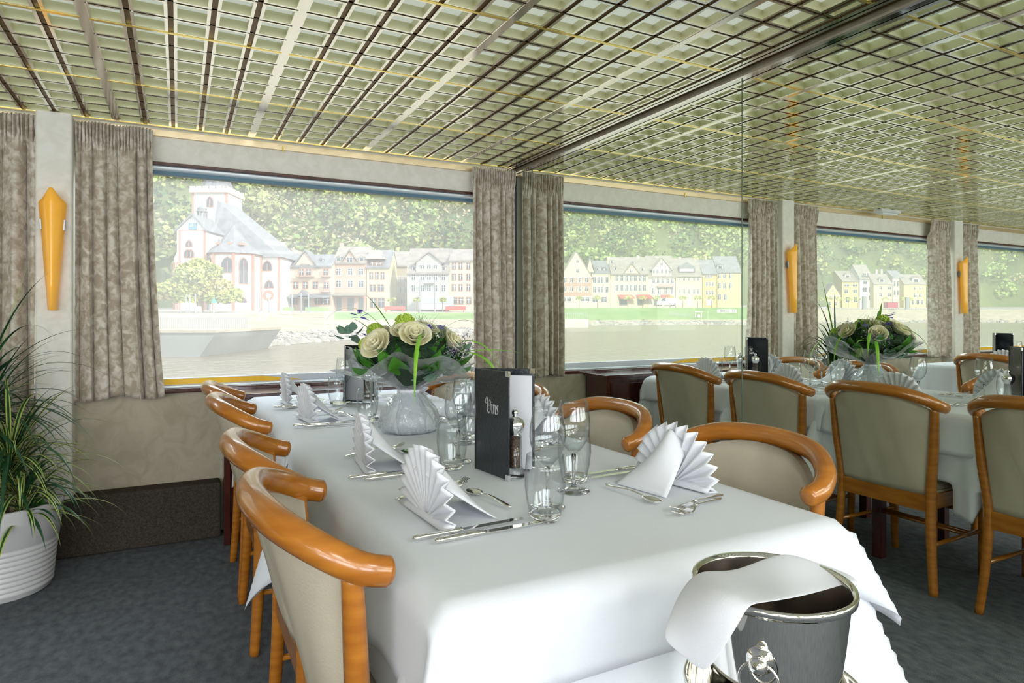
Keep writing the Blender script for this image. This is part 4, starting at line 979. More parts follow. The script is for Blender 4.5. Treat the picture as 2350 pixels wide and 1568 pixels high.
# ---------------- houses ----------------
nh = [0]
def house(label, x0, x1, yb, ye, yr, D, col, wins, mir=False, roof=None, kind='side', gable=None, dormers=(), door=None, trimcol=None, dep=9.0, chims=(), win_m=None, grp=None):
    """front face parallel to the street; kind 'side': ridge along the street, 'front': gable to the river"""
    roof = roof or m_roofbrown; pc = (x0+x1)/2; k = D/F; zb = zz(yb, D)
    X = lambda px: (px-pc)*k*(-1 if mir else 1); Z = lambda py: (yb-py)*k
    t = thing('town_house', label, 'house', wpt(pc, D, zb, mir), YAW if mir else -YAW, 'houses along the far river bank')
    w = (x1-x0)*k/2; he = Z(ye)
    hr = (zz(yr, D+dep/2)-zb) if kind == 'side' else Z(yr)
    wm = wallm(col)
    b = MB(); b.box(-w, w, 0, dep, -2.5, he)
    if kind == 'side':
        for s in (-1, 1): b.add([(s*w, 0, he), (s*w, dep, he), (s*w, dep/2, hr)], [(0, 1, 2)])
    else: b.add([(-w, 0, he), (w, 0, he), (0, 0, hr), (-w, dep, he), (w, dep, he), (0, dep, hr)], [(0, 1, 2), (5, 4, 3)])
    b.build('wall', wm, t)
    b = MB(); e = 0.35
    if kind == 'side':
        for s in (1, -1):
            y0, y1 = (-e, dep/2) if s == 1 else (dep+e, dep/2)
            dz = (hr-he)*e/(dep/2)
            b.add([(-w-0.1, y0, he-dz), (w+0.1, y0, he-dz), (w+0.1, y1, hr), (-w-0.1, y1, hr), (-w-0.1, y0, he-dz+0.25), (w+0.1, y0, he-dz+0.25), (w+0.1, y1, hr+0.25), (-w-0.1, y1, hr+0.25)],
                  [(3, 2, 1, 0), (4, 5, 6, 7), (0, 1, 5, 4), (1, 2, 6, 5), (3, 0, 4, 7)])
    else:
        dz = (hr-he)*e/w
        for s in (-1, 1):
            b.add([(s*(w+e), -e, he-dz), (0, -e, hr), (0, dep+e, hr), (s*(w+e), dep+e, he-dz), (s*(w+e), -e, he-dz+0.28), (0, -e, hr+0.28), (0, dep+e, hr+0.28), (s*(w+e), dep+e, he-dz+0.28)],
                  [(0, 1, 2, 3), (4, 5, 6, 7), (0, 1, 5, 4), (1, 2, 6, 5), (3, 0, 4, 7)])
    b.build('roof', roof, t)
    b = MB(); b.box(-w-0.05, w+0.05, -0.18, 0.0, he-0.3, he-0.05); b.build('cornice', m_frame, t)
    if gable:
        gx, gh, gp, gb_ = gable; cxg = X(gx); hw = gh*k
        b = MB(); zb2, zp = Z(gb_), Z(gp)
        b.prism([(cxg-hw, zb2), (cxg+hw, zb2), (cxg, zp)], -0.12, dep/2-0.3); b.build('front_gable', wm, t)
        b = MB()
        for s in (-1, 1):
            b.add([(cxg+s*(hw+0.4), -0.4, zb2-0.3), (cxg, -0.4, zp+0.1), (cxg, dep/2, zp+0.1), (cxg+s*(hw+0.4), dep/2, zb2-0.3), (cxg+s*(hw+0.4), -0.4, zb2), (cxg, -0.4, zp+0.42), (cxg, dep/2, zp+0.42), (cxg+s*(hw+0.4), dep/2, zb2)],
                  [(0, 1, 2, 3), (4, 5, 6, 7), (0, 1, 5, 4)])
        b.build('gable_roof', [roof], t)
    tc = wallm(trimcol) if trimcol else m_frame
    for row in wins:
        yc, hh, ww = row[0], row[1], row[2]
        for px in row[3]:
            cx_, cz = X(px), Z(yc); a_, c_ = ww*k/2, hh*k/2; yf = -0.13 if gable and abs(px-gable[0]) < gable[1] and yc < ye+1 else 0
            b = MB(); tr_ = 0.13
            b.box(cx_-a_-tr_, cx_+a_+tr_, yf-0.07, yf, cz-c_-tr_, cz+c_+tr_, 0)
            b.box(cx_-0.05, cx_+0.05, yf-0.11, yf-0.08, cz-c_, cz+c_, 2); b.box(cx_-a_, cx_+a_, yf-0.11, yf-0.08, cz+c_*0.30, cz+c_*0.30+0.09, 2)
            wo = b.build('window', [tc, m_dark, m_frame], t)
            MB().box(cx_-a_, cx_+a_, yf-0.085, yf-0.06, cz-c_, cz+c_).build('pane', m_dark, wo)
    for (px, py, s) in dormers:
        cx_, cz = X(px), Z(py); a_ = s*k
        yy = dep/2*max(0.05, (cz-he)/(max(hr-he, 0.1))) - 0.5
        b = MB(); b.box(cx_-a_, cx_+a_, yy, yy+2.5, cz-a_, cz+a_*0.9, 0); b.prism([(cx_-a_*1.25, cz+a_*0.9), (cx_+a_*1.25, cz+a_*0.9), (cx_, cz+a_*1.7)], yy-0.15, yy+2.5, 1)
        b.box(cx_-a_*0.62, cx_+a_*0.62, yy-0.05, yy, cz-a_*0.7, cz+a_*0.6, 2); b.build('dormer', [m_frame, roof, m_dark], t)
    for (px, py, s) in chims:
        cx_ = X(px); b = MB(); zt_ = (zz(py, D+dep/2)-zb); b.box(cx_-s*k, cx_+s*k, dep/2-0.4, dep/2+0.4, zt_-2.6, zt_); b.build('chimney', wm, t)
    if door:
        for (px, ww, yt, mm) in door:
            b = MB(); b.box(X(px)-ww*k/2, X(px)+ww*k/2, -0.12, 0.0, 0, Z(yt)); b.build('door', mm, t)
    t['_x'] = 0; del t['_x']
    return t, X, Z, k
cream, white_, pink, yel, peach = (0.78, 0.70, 0.50), (0.60, 0.58, 0.54), (0.78, 0.48, 0.38), (0.80, 0.68, 0.36), (0.78, 0.64, 0.50)
# --- seen through the big window
t, X, Z, k = house('pale pink hotel with red trimmed windows and a pointed centre gable', 641, 762, 714, 611, 587, 124, (0.80, 0.62, 0.50), [(625, 13, 9, (652, 692, 708, 748)), (655, 14, 10, (652, 679, 701, 724, 749)), (691, 15, 11, (650, 662, 677, 729, 742, 752))], roof=m_slate, gable=(700.5, 25, 578, 612), dormers=((731, 598, 5),), trimcol=(0.70, 0.30, 0.22), door=((703, 12, 688, m_dkpaint),))
Mt = Matrix.Rotation(PI/2, 4, 'X')
def ftext(s, px, py, size, par, X, Z, k, mm, mirrored=True, y=-0.30):
    M = Matrix.Translation((X(px), y, Z(py))) @ Mt
    if mirrored: M = M @ Matrix.Rotation(PI, 4, 'Y')
    return text(s, size*k, mm, par, M, 'lettering', 0.02)
ftext('HOTEL', 700.5, 611, 8, t, X, Z, k, m_dkpaint); ftext('HAUSER', 674, 618, 8, t, X, Z, k, m_dkpaint); ftext('CAFE', 727, 618, 8, t, X, Z, k, m_dkpaint)
b = MB()
for (a, c, y) in ((640, 664, 637), (682, 722, 636), (738, 760, 636), (642, 664, 673), (738, 760, 671)): b.box(X(a), X(c), -1.1, 0, Z(y), Z(y)+0.18); b.box(X(a), X(c), -1.1, -1.05, Z(y), Z(y)+0.9) if 0 else None
b.build('balcony_slab', wallm((0.72, 0.45, 0.36)), t)
b = MB()
for (a, c, y) in ((640, 664, 637), (682, 722, 636), (738, 760, 636), (642, 664, 673), (738, 760, 671)):
    for q in range(9): xx = X(a)+(X(c)-X(a))*q/8; b.box(xx-0.025, xx+0.025, -1.08, -1.04, Z(y), Z(y)+0.95)
    b.box(X(a), X(c), -1.09, -1.03, Z(y)+0.92, Z(y)+0.98)
b.build('balcony_rail', m_dkpaint, t)
b = MB(); b.add([(X(634), -2.2, Z(683)), (X(764), -2.2, Z(683)), (X(764), 0, Z(675)), (X(634), 0, Z(675)), (X(634), -2.2, Z(684.5)), (X(764), -2.2, Z(684.5))], [(0, 1, 2, 3), (0, 4, 5, 1)]); b.prism([(X(690), Z(680)), (X(716), Z(680)), (X(703), Z(666))], -2.6, 0); b.build('porch_roof', m_slate, t)
b = MB(); b.box(X(638), X(690), -4.1, -4.0, -0.1, Z(706)); b.box(X(716), X(768), -4.1, -4.0, -0.1, Z(706)); b.build('green_banner', m_green_sign, t)
t, X, Z, k = house('salmon pink house with a small curved centre gable beside the hotel', 765, 841, 712, 603, 569, 126, pink, [(624, 14, 9, (777, 804, 829)), (652, 15, 10, (777, 804, 829)), (597, 11, 12, (803,))], gable=(803, 17, 576, 603), dormers=((776, 596, 6), (829, 596, 6)), chims=((770, 558, 4),), door=((778, 11, 683, m_dkpaint), (805, 14, 683, m_dkpaint), (829, 11, 683, m_dkpaint)))
b = MB(); b.add([(X(766), -2.0, Z(679)), (X(842), -2.0, Z(679)), (X(842), 0, Z(673)), (X(766), 0, Z(673))], [(0, 1, 2, 3)]); b.build('awning', m_roofbrown, t, solid=0.15)
t, X, Z, k = house('narrow yellow house with a roof terrace and brown windows', 842, 894, 710, 613, 577, 126, (0.82, 0.73, 0.46), [(633, 15, 6, (852, 865, 878)), (661, 14, 12, (856, 874)), (695, 21, 13, (857, 875)), (606, 7, 6, (855, 864.5, 874))], roof=m_slate, trimcol=(0.45, 0.22, 0.15))
b = MB(); b.box(X(840), X(882), -0.2, 4, Z(594), Z(592)); b.box(X(842), X(870), 1.5, 6, Z(592), Z(573)); b.build('terrace_storey', wallm((0.75, 0.60, 0.50)), t)
b = MB()
for q in range(12): xx = X(841)+(X(881)-X(841))*q/11; b.box(xx-0.03, xx+0.03, -0.2, -0.14, Z(592), Z(585))
b.box(X(841), X(881), -0.22, -0.12, Z(585), Z(584.3)); b.build('terrace_rail', m_frame, t)
t, X, Z, k = house('beige corner building facing the side street with small windows', 897, 935, 712, 610, 580, 134, (0.66, 0.56, 0.42), [(641, 11, 4, (909, 919, 928)), (665, 12, 4, (909, 919, 928)), (693, 12, 4, (922,))], dormers=(), kind='side')
t, X, Z, k = house('white classical house with a triangular pediment and a glazed veranda', 934, 1031, 711, 626, 573, 124, white_, [(613, 9, 7, (969, 984.5, 999)), (637, 13, 8, (949, 969, 984.5, 999, 1018)), (662, 14, 8, (949, 969, 984.5, 999, 1018))], gable=(984.5, 29, 581, 603), dormers=((950, 616, 4.5), (1018, 616, 4.5)), chims=((1009, 570, 4),), win_m=None)
b = MB(); b.box(X(955), X(1014), -0.12, 1.5, Z(627), Z(603)); b.build('pediment_wall', wallm(white_), t)
b = MB()
for px in (969, 984.5, 999): b.box(X(px)-0.35, X(px)+0.35, -0.2, -0.11, Z(617), Z(609))
b.build('attic_window', m_dark, t)
b = MB(); b.box(X(966), X(1041), -3, -0.1, 0, Z(681)); b.build('veranda', m_frame, t)
b = MB()
for q in range(11): xx = X(968)+(X(1039)-X(968))*(q+0.1)/11; b.box(xx, xx+(X(1039)-X(968))/11*0.8, -3.05, -2.98, Z(697), Z(684))
b.build('veranda_glass', mat('veranda_panes', (0.35, 0.38, 0.42), 0.2), t)
b = MB(); b.box(X(973), X(998), -1.2, 0, Z(651), Z(649.5)); b.box(X(973), X(998), -1.2, -1.1, Z(649.5), Z(644)); b.build('balcony', m_frame, t)
house('cream house with red window trim behind the corner curtain', 1032, 1112, 709, 598, 575, 125, (0.80, 0.74, 0.56), [(611, 14, 7, (1042, 1057, 1075, 1092)), (636, 14, 7, (1042, 1057, 1075, 1092)), (660, 14, 7, (1042, 1057, 1075, 1092)), (690, 14, 9, (1044, 1058, 1076))], trimcol=(0.60, 0.30, 0.22))
house('grey roofed house squeezed behind the church and the hotel', 598, 640, 700, 588, 558, 150, (0.62, 0.54, 0.46), [(620, 12, 5, (622, 632))])
house('stone gabled house rising behind the hotel roof', 640, 692, 700, 600, 572, 142, (0.55, 0.48, 0.40), [], kind='front', dep=10)

# --- church
CD = 112; k = CD/F; cb = zz(716, CD)
t = thing('church', 'white and red sandstone church with grey slate roofs and a battlemented tower', 'church', wpt(500, CD, cb), -YAW)
X = lambda px: (px-500)*k; Z = lambda py: (716-py)*k
def ring(cx, cy, r, n, z, rot=0): return [(cx+r*math.cos(rot+2*PI*i/n), cy+r*math.sin(rot+2*PI*i/n), z) for i in range(n)]
kk = (CD+14)/F; TX = lambda px: (px-CX)*kk-(500-CX)*k; TZ = lambda py: (HY-py)*kk+CAM[2]-cb
b = MB(); b.box(TX(441), TX(521), 14, 21, -1, TZ(440)); b.build('tower', m_render, t)
b = MB(); b.box(TX(437), TX(523), 13.6, 21.4, TZ(442), TZ(434))
for q in range(6): x0 = TX(437)+(TX(523)-TX(437))*q/5.6; b.box(x0, x0+0.85, 13.6, 14.1, TZ(434), TZ(428)); b.box(x0, x0+0.85, 20.9, 21.4, TZ(434), TZ(428))
for q in range(5): y0 = 13.6+7.8*q/4.6; b.box(TX(437), TX(437)+0.5, y0, y0+0.8, TZ(434), TZ(428)); b.box(TX(523)-0.5, TX(523), y0, y0+0.8, TZ(434), TZ(428))
b.build('battlement', m_render, t)
b = MB(); b.box(TX(436.5), TX(523.5), 13.5, 21.5, TZ(443.2), TZ(442)); b.box(TX(441)-0.05, TX(441)+0.35, 13.93, 14.4, -1, TZ(443)); b.box(TX(520)-0.35, TX(520)+0.1, 13.93, 14.4, -1, TZ(443)); b.build('tower_trim', m_sandred, t)
b = MB(); c = ring((TX(437)+TX(523))/2, 17.5, 3.3, 8, TZ(434), PI/8); ap = ((TX(437)+TX(523))/2, 17.5, TZ(330)); b.add(c+[ap], [(i, (i+1) % 8, 8) for i in range(8)]); b.build('spire', m_slate, t)
def gothic(b, cx, zb_, zt_, hw, y, mi):
    n = 8; P_ = [(cx-hw, zb_), (cx+hw, zb_), (cx+hw, zt_-hw*1.5)]+[(cx+hw*math.cos(a), zt_-hw*1.5+hw*1.5*math.sin(a)) for a in [PI/2*i/n for i in range(1, n)]]+[(cx, zt_+hw*0.15)]+[(cx-hw*math.cos(a), zt_-hw*1.5+hw*1.5*math.sin(a)) for a in [PI/2*i/n for i in range(n-1, 0, -1)]]+[(cx-hw, zt_-hw*1.5)]
    b.prism(P_, y-0.08, y, mi)
def gwin(par, cx, zb_, zt_, hw, y, M=None):
    b = MB(); gothic(b, cx, zb_-0.15, zt_+0.2, hw+0.16, y-0.02, 0); gothic(b, cx, zb_, zt_, hw, y-0.09, 1); b.box(cx-0.06, cx+0.06, y-0.2, y-0.1, zb_, zt_-hw*0.6, 0)
    if M: b.v = [tuple(M @ Vector(p)) for p in b.v]
    return b.build('gothic_window', [m_sandred, m_dark], par)
gwin(t, TX(482), TZ(474), TZ(453), 0.55, 14)
# nave: hipped slate roof over white walls
b = MB(); b.box(X(456), X(612), 6, 13.5, -1, Z(582)); b.build('nave_wall', m_render, t)
b = MB(); e = 0.5; hz = Z(583); A_ = [(X(456)-e, 5.5, hz), (X(613)+e, 5.5, hz), (X(613)+e, 20, hz), (X(456)-e, 20, hz)]; rx = (499-CX)*(CD+11)/F-(500-CX)*k; rz_ = zz(460, CD+11)-cb
b.add(A_+[(rx, 11, rz_), (rx+1.0, 17, rz_)], [(0, 1, 4), (1, 2, 5, 4), (2, 3, 5), (3, 0, 4, 5)]); b.build('nave_roof', m_slate, t)
# polygonal apse in front
n = 8; ax = X(514); ar = (X(568)-X(460))/2/math.cos(PI/8)
b = MB(); lo = ring(ax, 4.0, ar, n, -1, PI/8); hi = ring(ax, 4.0, ar, n, Z(579), PI/8); b.add(lo+hi, [(i, (i+1) % n, (i+1) % n+n, i+n) for i in range(n)]); b.build('apse_wall', m_render, t)
b = MB(); lo = ring(ax, 4.0, ar+0.6, n, Z(580), PI/8); mid = ring(ax, 4.0, ar*0.62, n, Z(556), PI/8); ap = (ax, 4.0, Z(508)); b.add(lo+mid+[ap], [(i, (i+1) % n, (i+1) % n+n, i+n) for i in range(n)]+[(i+n, (i+1) % n+n, 2*n) for i in range(n)]+[tuple(range(n))]); b.build('apse_roof', m_slate, t)
b = MB()
for i in range(n):
    p, q = lo[i], lo[(i+1) % n]
    c = ring(ax, 4.0, ar+0.04, n, 0, PI/8)[i]; b.box(c[0]-0.22, c[0]+0.22, c[1]-0.2, c[1]+0.2, -1, Z(581))
b.lathe([(ar*1.0+0.1, Z(584)), (ar+0.25, Z(582)), (ar+0.1, Z(579))], (ax, 4.0, 0), 8, M=Matrix.Translation((ax, 4, 0)) @ Matrix.Rotation(PI/8, 4, 'Z') @ Matrix.Translation((-ax, -4, 0)))
b.build('apse_trim', m_sandred, t)
yf = 4-ar*math.cos(PI/8)
gwin(t, X(523), Z(625), Z(592), 1.0, yf+0.0)
gwin(t, X(521), Z(692), Z(684), 0.6, yf+0.0); 
for sgn in (1, -1):
    M = Matrix.Translation((ax, 4, 0)) @ Matrix.Rotation(sgn*PI/4, 4, 'Z') @ Matrix.Translation((-ax, -4, 0))
    gwin(t, ax, Z(650), Z(592), 0.7, yf, M); gwin(t, ax, Z(692), Z(684), 0.5, yf, M)
for px, py in ((491, 556), (520, 556), (545, 557)):
    b = MB(); b.box(X(px)-0.3, X(px)+0.3, yf+1.2, yf+3.5, Z(py+3), Z(py-2), 0); b.lathe([(0.45, Z(py-2)), (0.0001, Z(py-14))], (X(px), yf+2.2, 0), 6, mi=1); b.build('roof_dormer', [m_sandred, m_slate], t)
for px, p0, p1 in ((584, 615, 594), (588, 657, 641)): gwin(t, X(px), Z(p0), Z(p1), 0.75, 6.0)
b = MB(); b.lathe([(1.0, 0), (1.0, 0.15), (0.55, 0.15)], (0, 0, 0), 8, M=Matrix.Translation((X(587), 5.98, Z(675))) @ Matrix.Rotation(PI/2, 4, 'X')); b.build('quatrefoil', m_sandred, t)
b = MB(); b.box(X(609), X(612.3), 5.9, 6.5, -1, Z(583)); b.box(X(456), X(614), 5.8, 13.6, Z(583.5), Z(582)); b.build('nave_trim', m_sandred, t)
# clock gable on the left with its little lantern turret
b = MB(); y0 = 1.0; b.box(X(399), X(467), y0, y0+7, -1, Z(527)); b.prism([(X(399), Z(527)), (X(467), Z(527)), (X(436), Z(492))], y0, y0+7); b.build('clock_gable', m_render, t)
b = MB()
for s, xe in ((-1, X(394)), (1, X(471))):
    b.add([(xe, y0-0.4, Z(530)), (X(436), y0-0.4, Z(490)), (X(436), y0+7, Z(490)), (xe, y0+7, Z(530))], [(0, 1, 2, 3)])
b.build('gable_roof', m_slate, t, solid=0.3)
b = MB(); b.box(X(404), X(408), y0-0.08, y0, -1, Z(527)); b.box(X(461), X(466), y0-0.08, y0, -1, Z(527)); b.box(X(404), X(466), y0-0.08, y0, Z(527.5), Z(526)); b.build('quoins', m_sandred, t)
b = MB(); b.box(X(427), X(445), y0-0.14, y0, Z(525.5), Z(510)); b.build('clock_face', mat('clock_blue', (0.10, 0.22, 0.32), 0.5), t)
b = MB(); b.box(X(436)-0.05, X(436)+0.05, y0-0.2, y0-0.14, Z(518), Z(512)); b.box(X(430), X(436), y0-0.2, y0-0.14, Z(518.3), Z(517.6)); b.build('clock_hands', mat('clock_gold', (0.8, 0.6, 0.15), 0.4), t)
gwin(t, X(427.5), Z(564), Z(552), 0.5, y0); gwin(t, X(424), Z(589), Z(573), 0.5, y0); gwin(t, X(431.5), Z(589), Z(573), 0.5, y0)
b = MB(); tx = X(432)
for i in range(8): c = ring(tx, y0+4, 0.78, 8, 0)[i]; b.box(c[0]-0.12, c[0]+0.12, c[1]-0.12, c[1]+0.12, Z(497), Z(474), 0)
b.lathe([(0.95, Z(502)), (0.95, Z(489)), (0.0001, Z(489))], (tx, y0+4, 0), 8, mi=0); b.lathe([(1.0, Z(476)), (1.0, Z(474)), (0.8, Z(472)), (0.85, Z(467)), (0.5, Z(463)), (0.06, Z(461)), (0.05, Z(450))], (tx, y0+4, 0), 12, mi=0); b.build('lantern_turret', m_slate, t)
b = MB(); b.prism([(X(382), -1), (X(398), -1), (X(398), Z(556)), (X(382), Z(590))], 2.5, 9); b.build('side_aisle', m_render, t)
b = MB(); b.box(X(380), X(384), 2.4, 2.6, -1, Z(600)); b.box(X(398), X(402), 0.9, 1.0, -1, Z(600)); b.build('aisle_quoins', m_sandred, t)
# ruin on the hill
RD = 215; k2 = RD/F; t = thing('ruined_tower', 'small square ruined stone tower among the trees on the hill', 'ruin', wpt(640, RD, zz(515, RD)), -YAW-0.25)
b = MB(); w = 22*k2/2*1.05; b.box(-w, w, 0, 2*w, -8, 36*k2); b.box(-w, -w*0.3, 0, 0.6, 36*k2, 38*k2); b.box(w*0.5, w, 0, 0.6, 36*k2, 37.5*k2); b.build('walls', mat('ruin_stone', (0.38, 0.34, 0.27), 0.9, col2=(0.52, 0.47, 0.38), nscale=0.6), t)
b = MB(); b.box(-0.1*w, 0.35*w, -0.06, 0, 22*k2, 33*k2); b.build('window_opening', m_dark, t)

# --- big plane tree before the church
t = thing('plane_tree', 'broad yellow green tree standing in front of the church', 'tree', wpt(458, 92, zz(716, 92)), 0)
k3 = 92/F; rd = random.Random(77)
mt = [mat('tree_yellow_green', (0.33, 0.36, 0.08), 0.8, col2=(0.42, 0.46, 0.14), nscale=0.8), mat('tree_ochre', (0.42, 0.36, 0.12), 0.8)]
b = MB()
for (dx, dz, r) in ((0, 66, 30), (-42, 52, 30), (42, 50, 30), (-20, 88, 27), (22, 90, 25), (-62, 38, 20), (66, 36, 22), (0, 105, 20), (-30, 34, 25), (34, 32, 22), (0, 40, 28), (80, 44, 12), (-76, 52, 12)):
    tuft(b, (dx*k3, rd.uniform(-1.2, 1.2), dz*k3), r*k3*1.08, r*k3*0.88, 620, 0 if rd.random() < 0.7 else 1, 0.30)
b.build('crown', mt, t)
b = MB(); b.tube([(0, 0, -0.5), (0.1, 0, 1.6), (-0.3, 0, 3.4)], [0.55, 0.42, 0.25], 8)
for (dx, dz) in ((-40, 52), (38, 50), (-15, 80), (20, 78)): b.tube([(0, 0, 1.6), (dx*k3*0.5, 0, dz*k3*0.6), (dx*k3, 0, dz*k3)], [0.3, 0.18, 0.06], 6)
b.build('trunk', m_stem, t)

# --- pier, steps, railings, bollards
t = thing('quay_pier', 'grey concrete quay corner with a slanting end on the left of the steps', 'quay', wpt(430, 32, ZWAT), -YAW)
k4 = 32/F; X = lambda px: (px-430)*k4
b = MB(); zt_ = zz(764, 32)-ZWAT; b.prism([(X(250), -0.5), (X(442), -0.5), (X(495), zt_), (X(250), zt_)], 0, 9); b.build('concrete_body', m_concrete, t)
b = MB(); b.box(X(250), X(497), -0.12, 9, zt_, zt_+0.14); b.build('coping', m_bank, t)
b = MB()
for q in range(50): x_ = X(252)+(X(490)-X(252))*q/49; b.box(x_-0.012, x_+0.012, 4.0, 4.03, zt_+0.1, zt_+0.75)
b.box(X(252), X(490), 3.98, 4.05, zt_+0.72, zt_+0.76); b.build('railing', m_grey, t)
b = MB()                                         # stepped landing
for q in range(6):
    f_ = q/6; a0_, a1_ = 600-10*q, 738+6*q
    D_ = 72-q*3.6; z1 = 1.45-q*0.34
    p0, p1 = wpt(a0_, D_, z1), wpt(a1_, D_+3, z1); q0, q1 = wpt(a0_, D_+4, z1), wpt(a1_, D_+7, z1)
    b.add([p0, p1, q1, q0, (*p0[:2], z1-0.9), (*p1[:2], z1-0.9)], [(0, 1, 2, 3), (0, 4, 5, 1)])
tag(b.build('landing_steps', m_bank), 'wide sandy stone steps leading down to the river', 'steps')
def post(name, label, cat, px, yb, yt, D, r=0.07, mm=None, mir=False, arm=None):
    b = MB(); z0 = zz(yb, D); h = zz(yt, D)-z0
    b.tube([(0, 0, -0.4), (0, 0, h)], r, 8)
    if arm: b.box(0, arm, -0.05, 0.05, h-0.1, h)
    o = b.build(name, mm or m_grey); o.location = wpt(px, D, z0, mir); return tag(o, label, cat)
for i, px in enumerate((379, 408, 492, 505, 526, 538, 557, 571, 587)):
    o = post('bollard', 'short grey bollard on the quay before the church, %s from the left' % ['first', 'second', 'third', 'fourth', 'fifth', 'sixth', 'seventh', 'eighth', 'last'][i], 'bollard', px, 731, 725, 84, 0.16); o['group'] = 'bollards on the quay'
for px, yb, yt, lb in ((415, 722, 700, 'short thin post left of the three flagpoles on the quay'), (427, 733, 677, 'leftmost of the three tall flagpoles on the quay'), (435.5, 733, 675, 'middle of the three tall flagpoles on the quay'), (448, 740, 674, 'rightmost of the three tall flagpoles on the quay'), (596, 712, 665, 'dark lamp post beside the right end of the church'), (617, 728, 676, 'grey pole at the left corner of the hotel'), (670, 722, 675, 'grey pole before the hotel banner'), (691, 722, 672, 'grey pole left of the hotel porch'), (708, 722, 672, 'grey pole right of the hotel porch'), (998, 712, 641, 'tall street lamp before the white classical house'), (964, 712, 642, 'thin street lamp left of the white house veranda')):
    post('street_pole', lb, 'pole', px, yb, yt, 86, 0.09)
o = post('river_marker', 'green and white river marker post with a green cone on the quay', 'marker', 491, 768, 693, 66, 0.07, m_frame)
b = MB(); h = zz(693, 66)-zz(768, 66); b.lathe([(0.3, h-0.1), (0.0001, h+0.5)], seg=10); b.build('cone', mat('marker_green', (0.02, 0.35, 0.2), 0.5), o)
t = thing('quay_sign', 'white information board on posts near the flagpoles', 'sign', wpt(455, 82, zz(727, 82)), -YAW)
b = MB(); b.box(-0.38, 0.38, 0, 0.06, 0.6, 1.3); b.build('board', m_frame, t); b = MB(); b.box(-0.3, -0.24, 0.02, 0.05, -0.3, 0.6); b.box(0.24, 0.3, 0.02, 0.05, -0.3, 0.6); b.build('posts', m_grey, t)
b = MB()
for q in range(40):
    px = 586+q*4.6; b.tube([wpt(px, 88, zz(729, 88)), wpt(px, 88, zz(721, 88))], 0.03, 4)
b.tube([wpt(586, 88, zz(721, 88)), wpt(766, 88, zz(721, 88))], 0.035, 4); tag(b.build('quay_railing', m_grey), 'thin grey railing along the quay in front of the hotel', 'railing')
# pollarded street trees, benches, cars
def pollard(px, D, yb, yt, mir, label):
    z0 = zz(yb, D); h = (yb-yt)*D/F; t = thing('pollarded_tree', label, 'tree', wpt(px, D, z0, mir), 0, 'small pollarded trees along the promenade')
    b = MB(); b.tube([(0, 0, -0.3), (0, 0, h*0.62)], [0.13, 0.09], 6); b.build('trunk', m_stem, t)
    b = MB(); tuft(b, (0, 0, h*0.8), h*0.30, h*0.2, 90, 0, 0.25); b.build('crown', mt, t)
ORD = ['first', 'second', 'third', 'fourth', 'fifth', 'sixth', 'seventh', 'eighth', 'ninth']
for i, px in enumerate((899, 958, 1016)): pollard(px, 112, 712, 683, False, 'small pollarded tree before the white houses, %s from the left' % ORD[i])
for i, px in enumerate((1329, 1371, 1441, 1475, 1506, 1538, 1567, 1601, 1633)): pollard(px, 176, 707, 679, True, 'small pollarded promenade tree in the mirrored first window, %s from the left' % ORD[i])
for i, px in enumerate((1882, 1904, 1926, 1947, 1968, 2032, 2072, 2088)): pollard(px, 262, 706, 682, True, 'small pollarded quay tree in the mirrored second window, %s from the left' % ORD[i])
for px in (905, 1045): 
    b = MB(); b.box(-1.6, 1.6, -0.3, 0.3, 0.35, 0.5); b.box(-1.6, 1.6, 0.25, 0.35, 0.5, 0.95)
    for s in (-1.3, 1.3): b.box(s-0.06, s+0.06, -0.25, 0.25, -0.2, 0.35)
    o = b.build('bench', m_red); o.location = wpt(px, 100, zz(717, 100)); o.rotation_euler = (0, 0, -YAW); tag(o, 'red bench at the %s of the promenade before the white house' % ('left' if px < 1000 else 'right'), 'bench')

# --- seen in the mirror: the first window
t, X, Z, k = house('red half-timbered house with a tall stepped gable roof', 1286, 1358, 702, 635, 577, 190, (0.76, 0.66, 0.55), [(643, 11, 6, (1297, 1312, 1331, 1346)), (663, 11, 6, (1297, 1312, 1331, 1346)), (687, 9, 9, (1294, 1306, 1337, 1348)), (622, 8, 5, (1325,)), (600, 7, 5, (1325,))], mir=True, kind='front', dep=12, roof=m_roofbrown)
b = MB()
for q in range(15): px = 1288+q*4.9; b.box(X(px)-0.13, X(px)+0.13, -0.06, 0, Z(678), Z(635))
for y in (636, 652, 656, 674, 678): b.box(-36*k, 36*k, -0.07, 0, Z(y)-0.14, Z(y)+0.14)
for q in range(7): px = 1290+q*10; b.add([(X(px), -0.05, Z(674)), (X(px)+0.2, -0.05, Z(674)), (X(px+7), -0.05, Z(656)), (X(px+7)-0.2, -0.05, Z(656))], [(0, 1, 2, 3)])
b.build('timber_framing', m_sandred, t)
house('ornate cream house with a stepped gable, right of the half-timbered house', 1358, 1401, 702, 626, 600, 191, (0.78, 0.74, 0.52), [(643, 14, 6, (1364, 1374, 1382, 1393)), (665, 12, 6, (1364, 1374, 1382, 1393)), (688, 12, 12, (1366, 1386))], mir=True, gable=(1354, 9, 592, 626), dormers=((1372, 618, 4), (1382, 618, 4), (1391, 618, 4)), roof=m_slate)
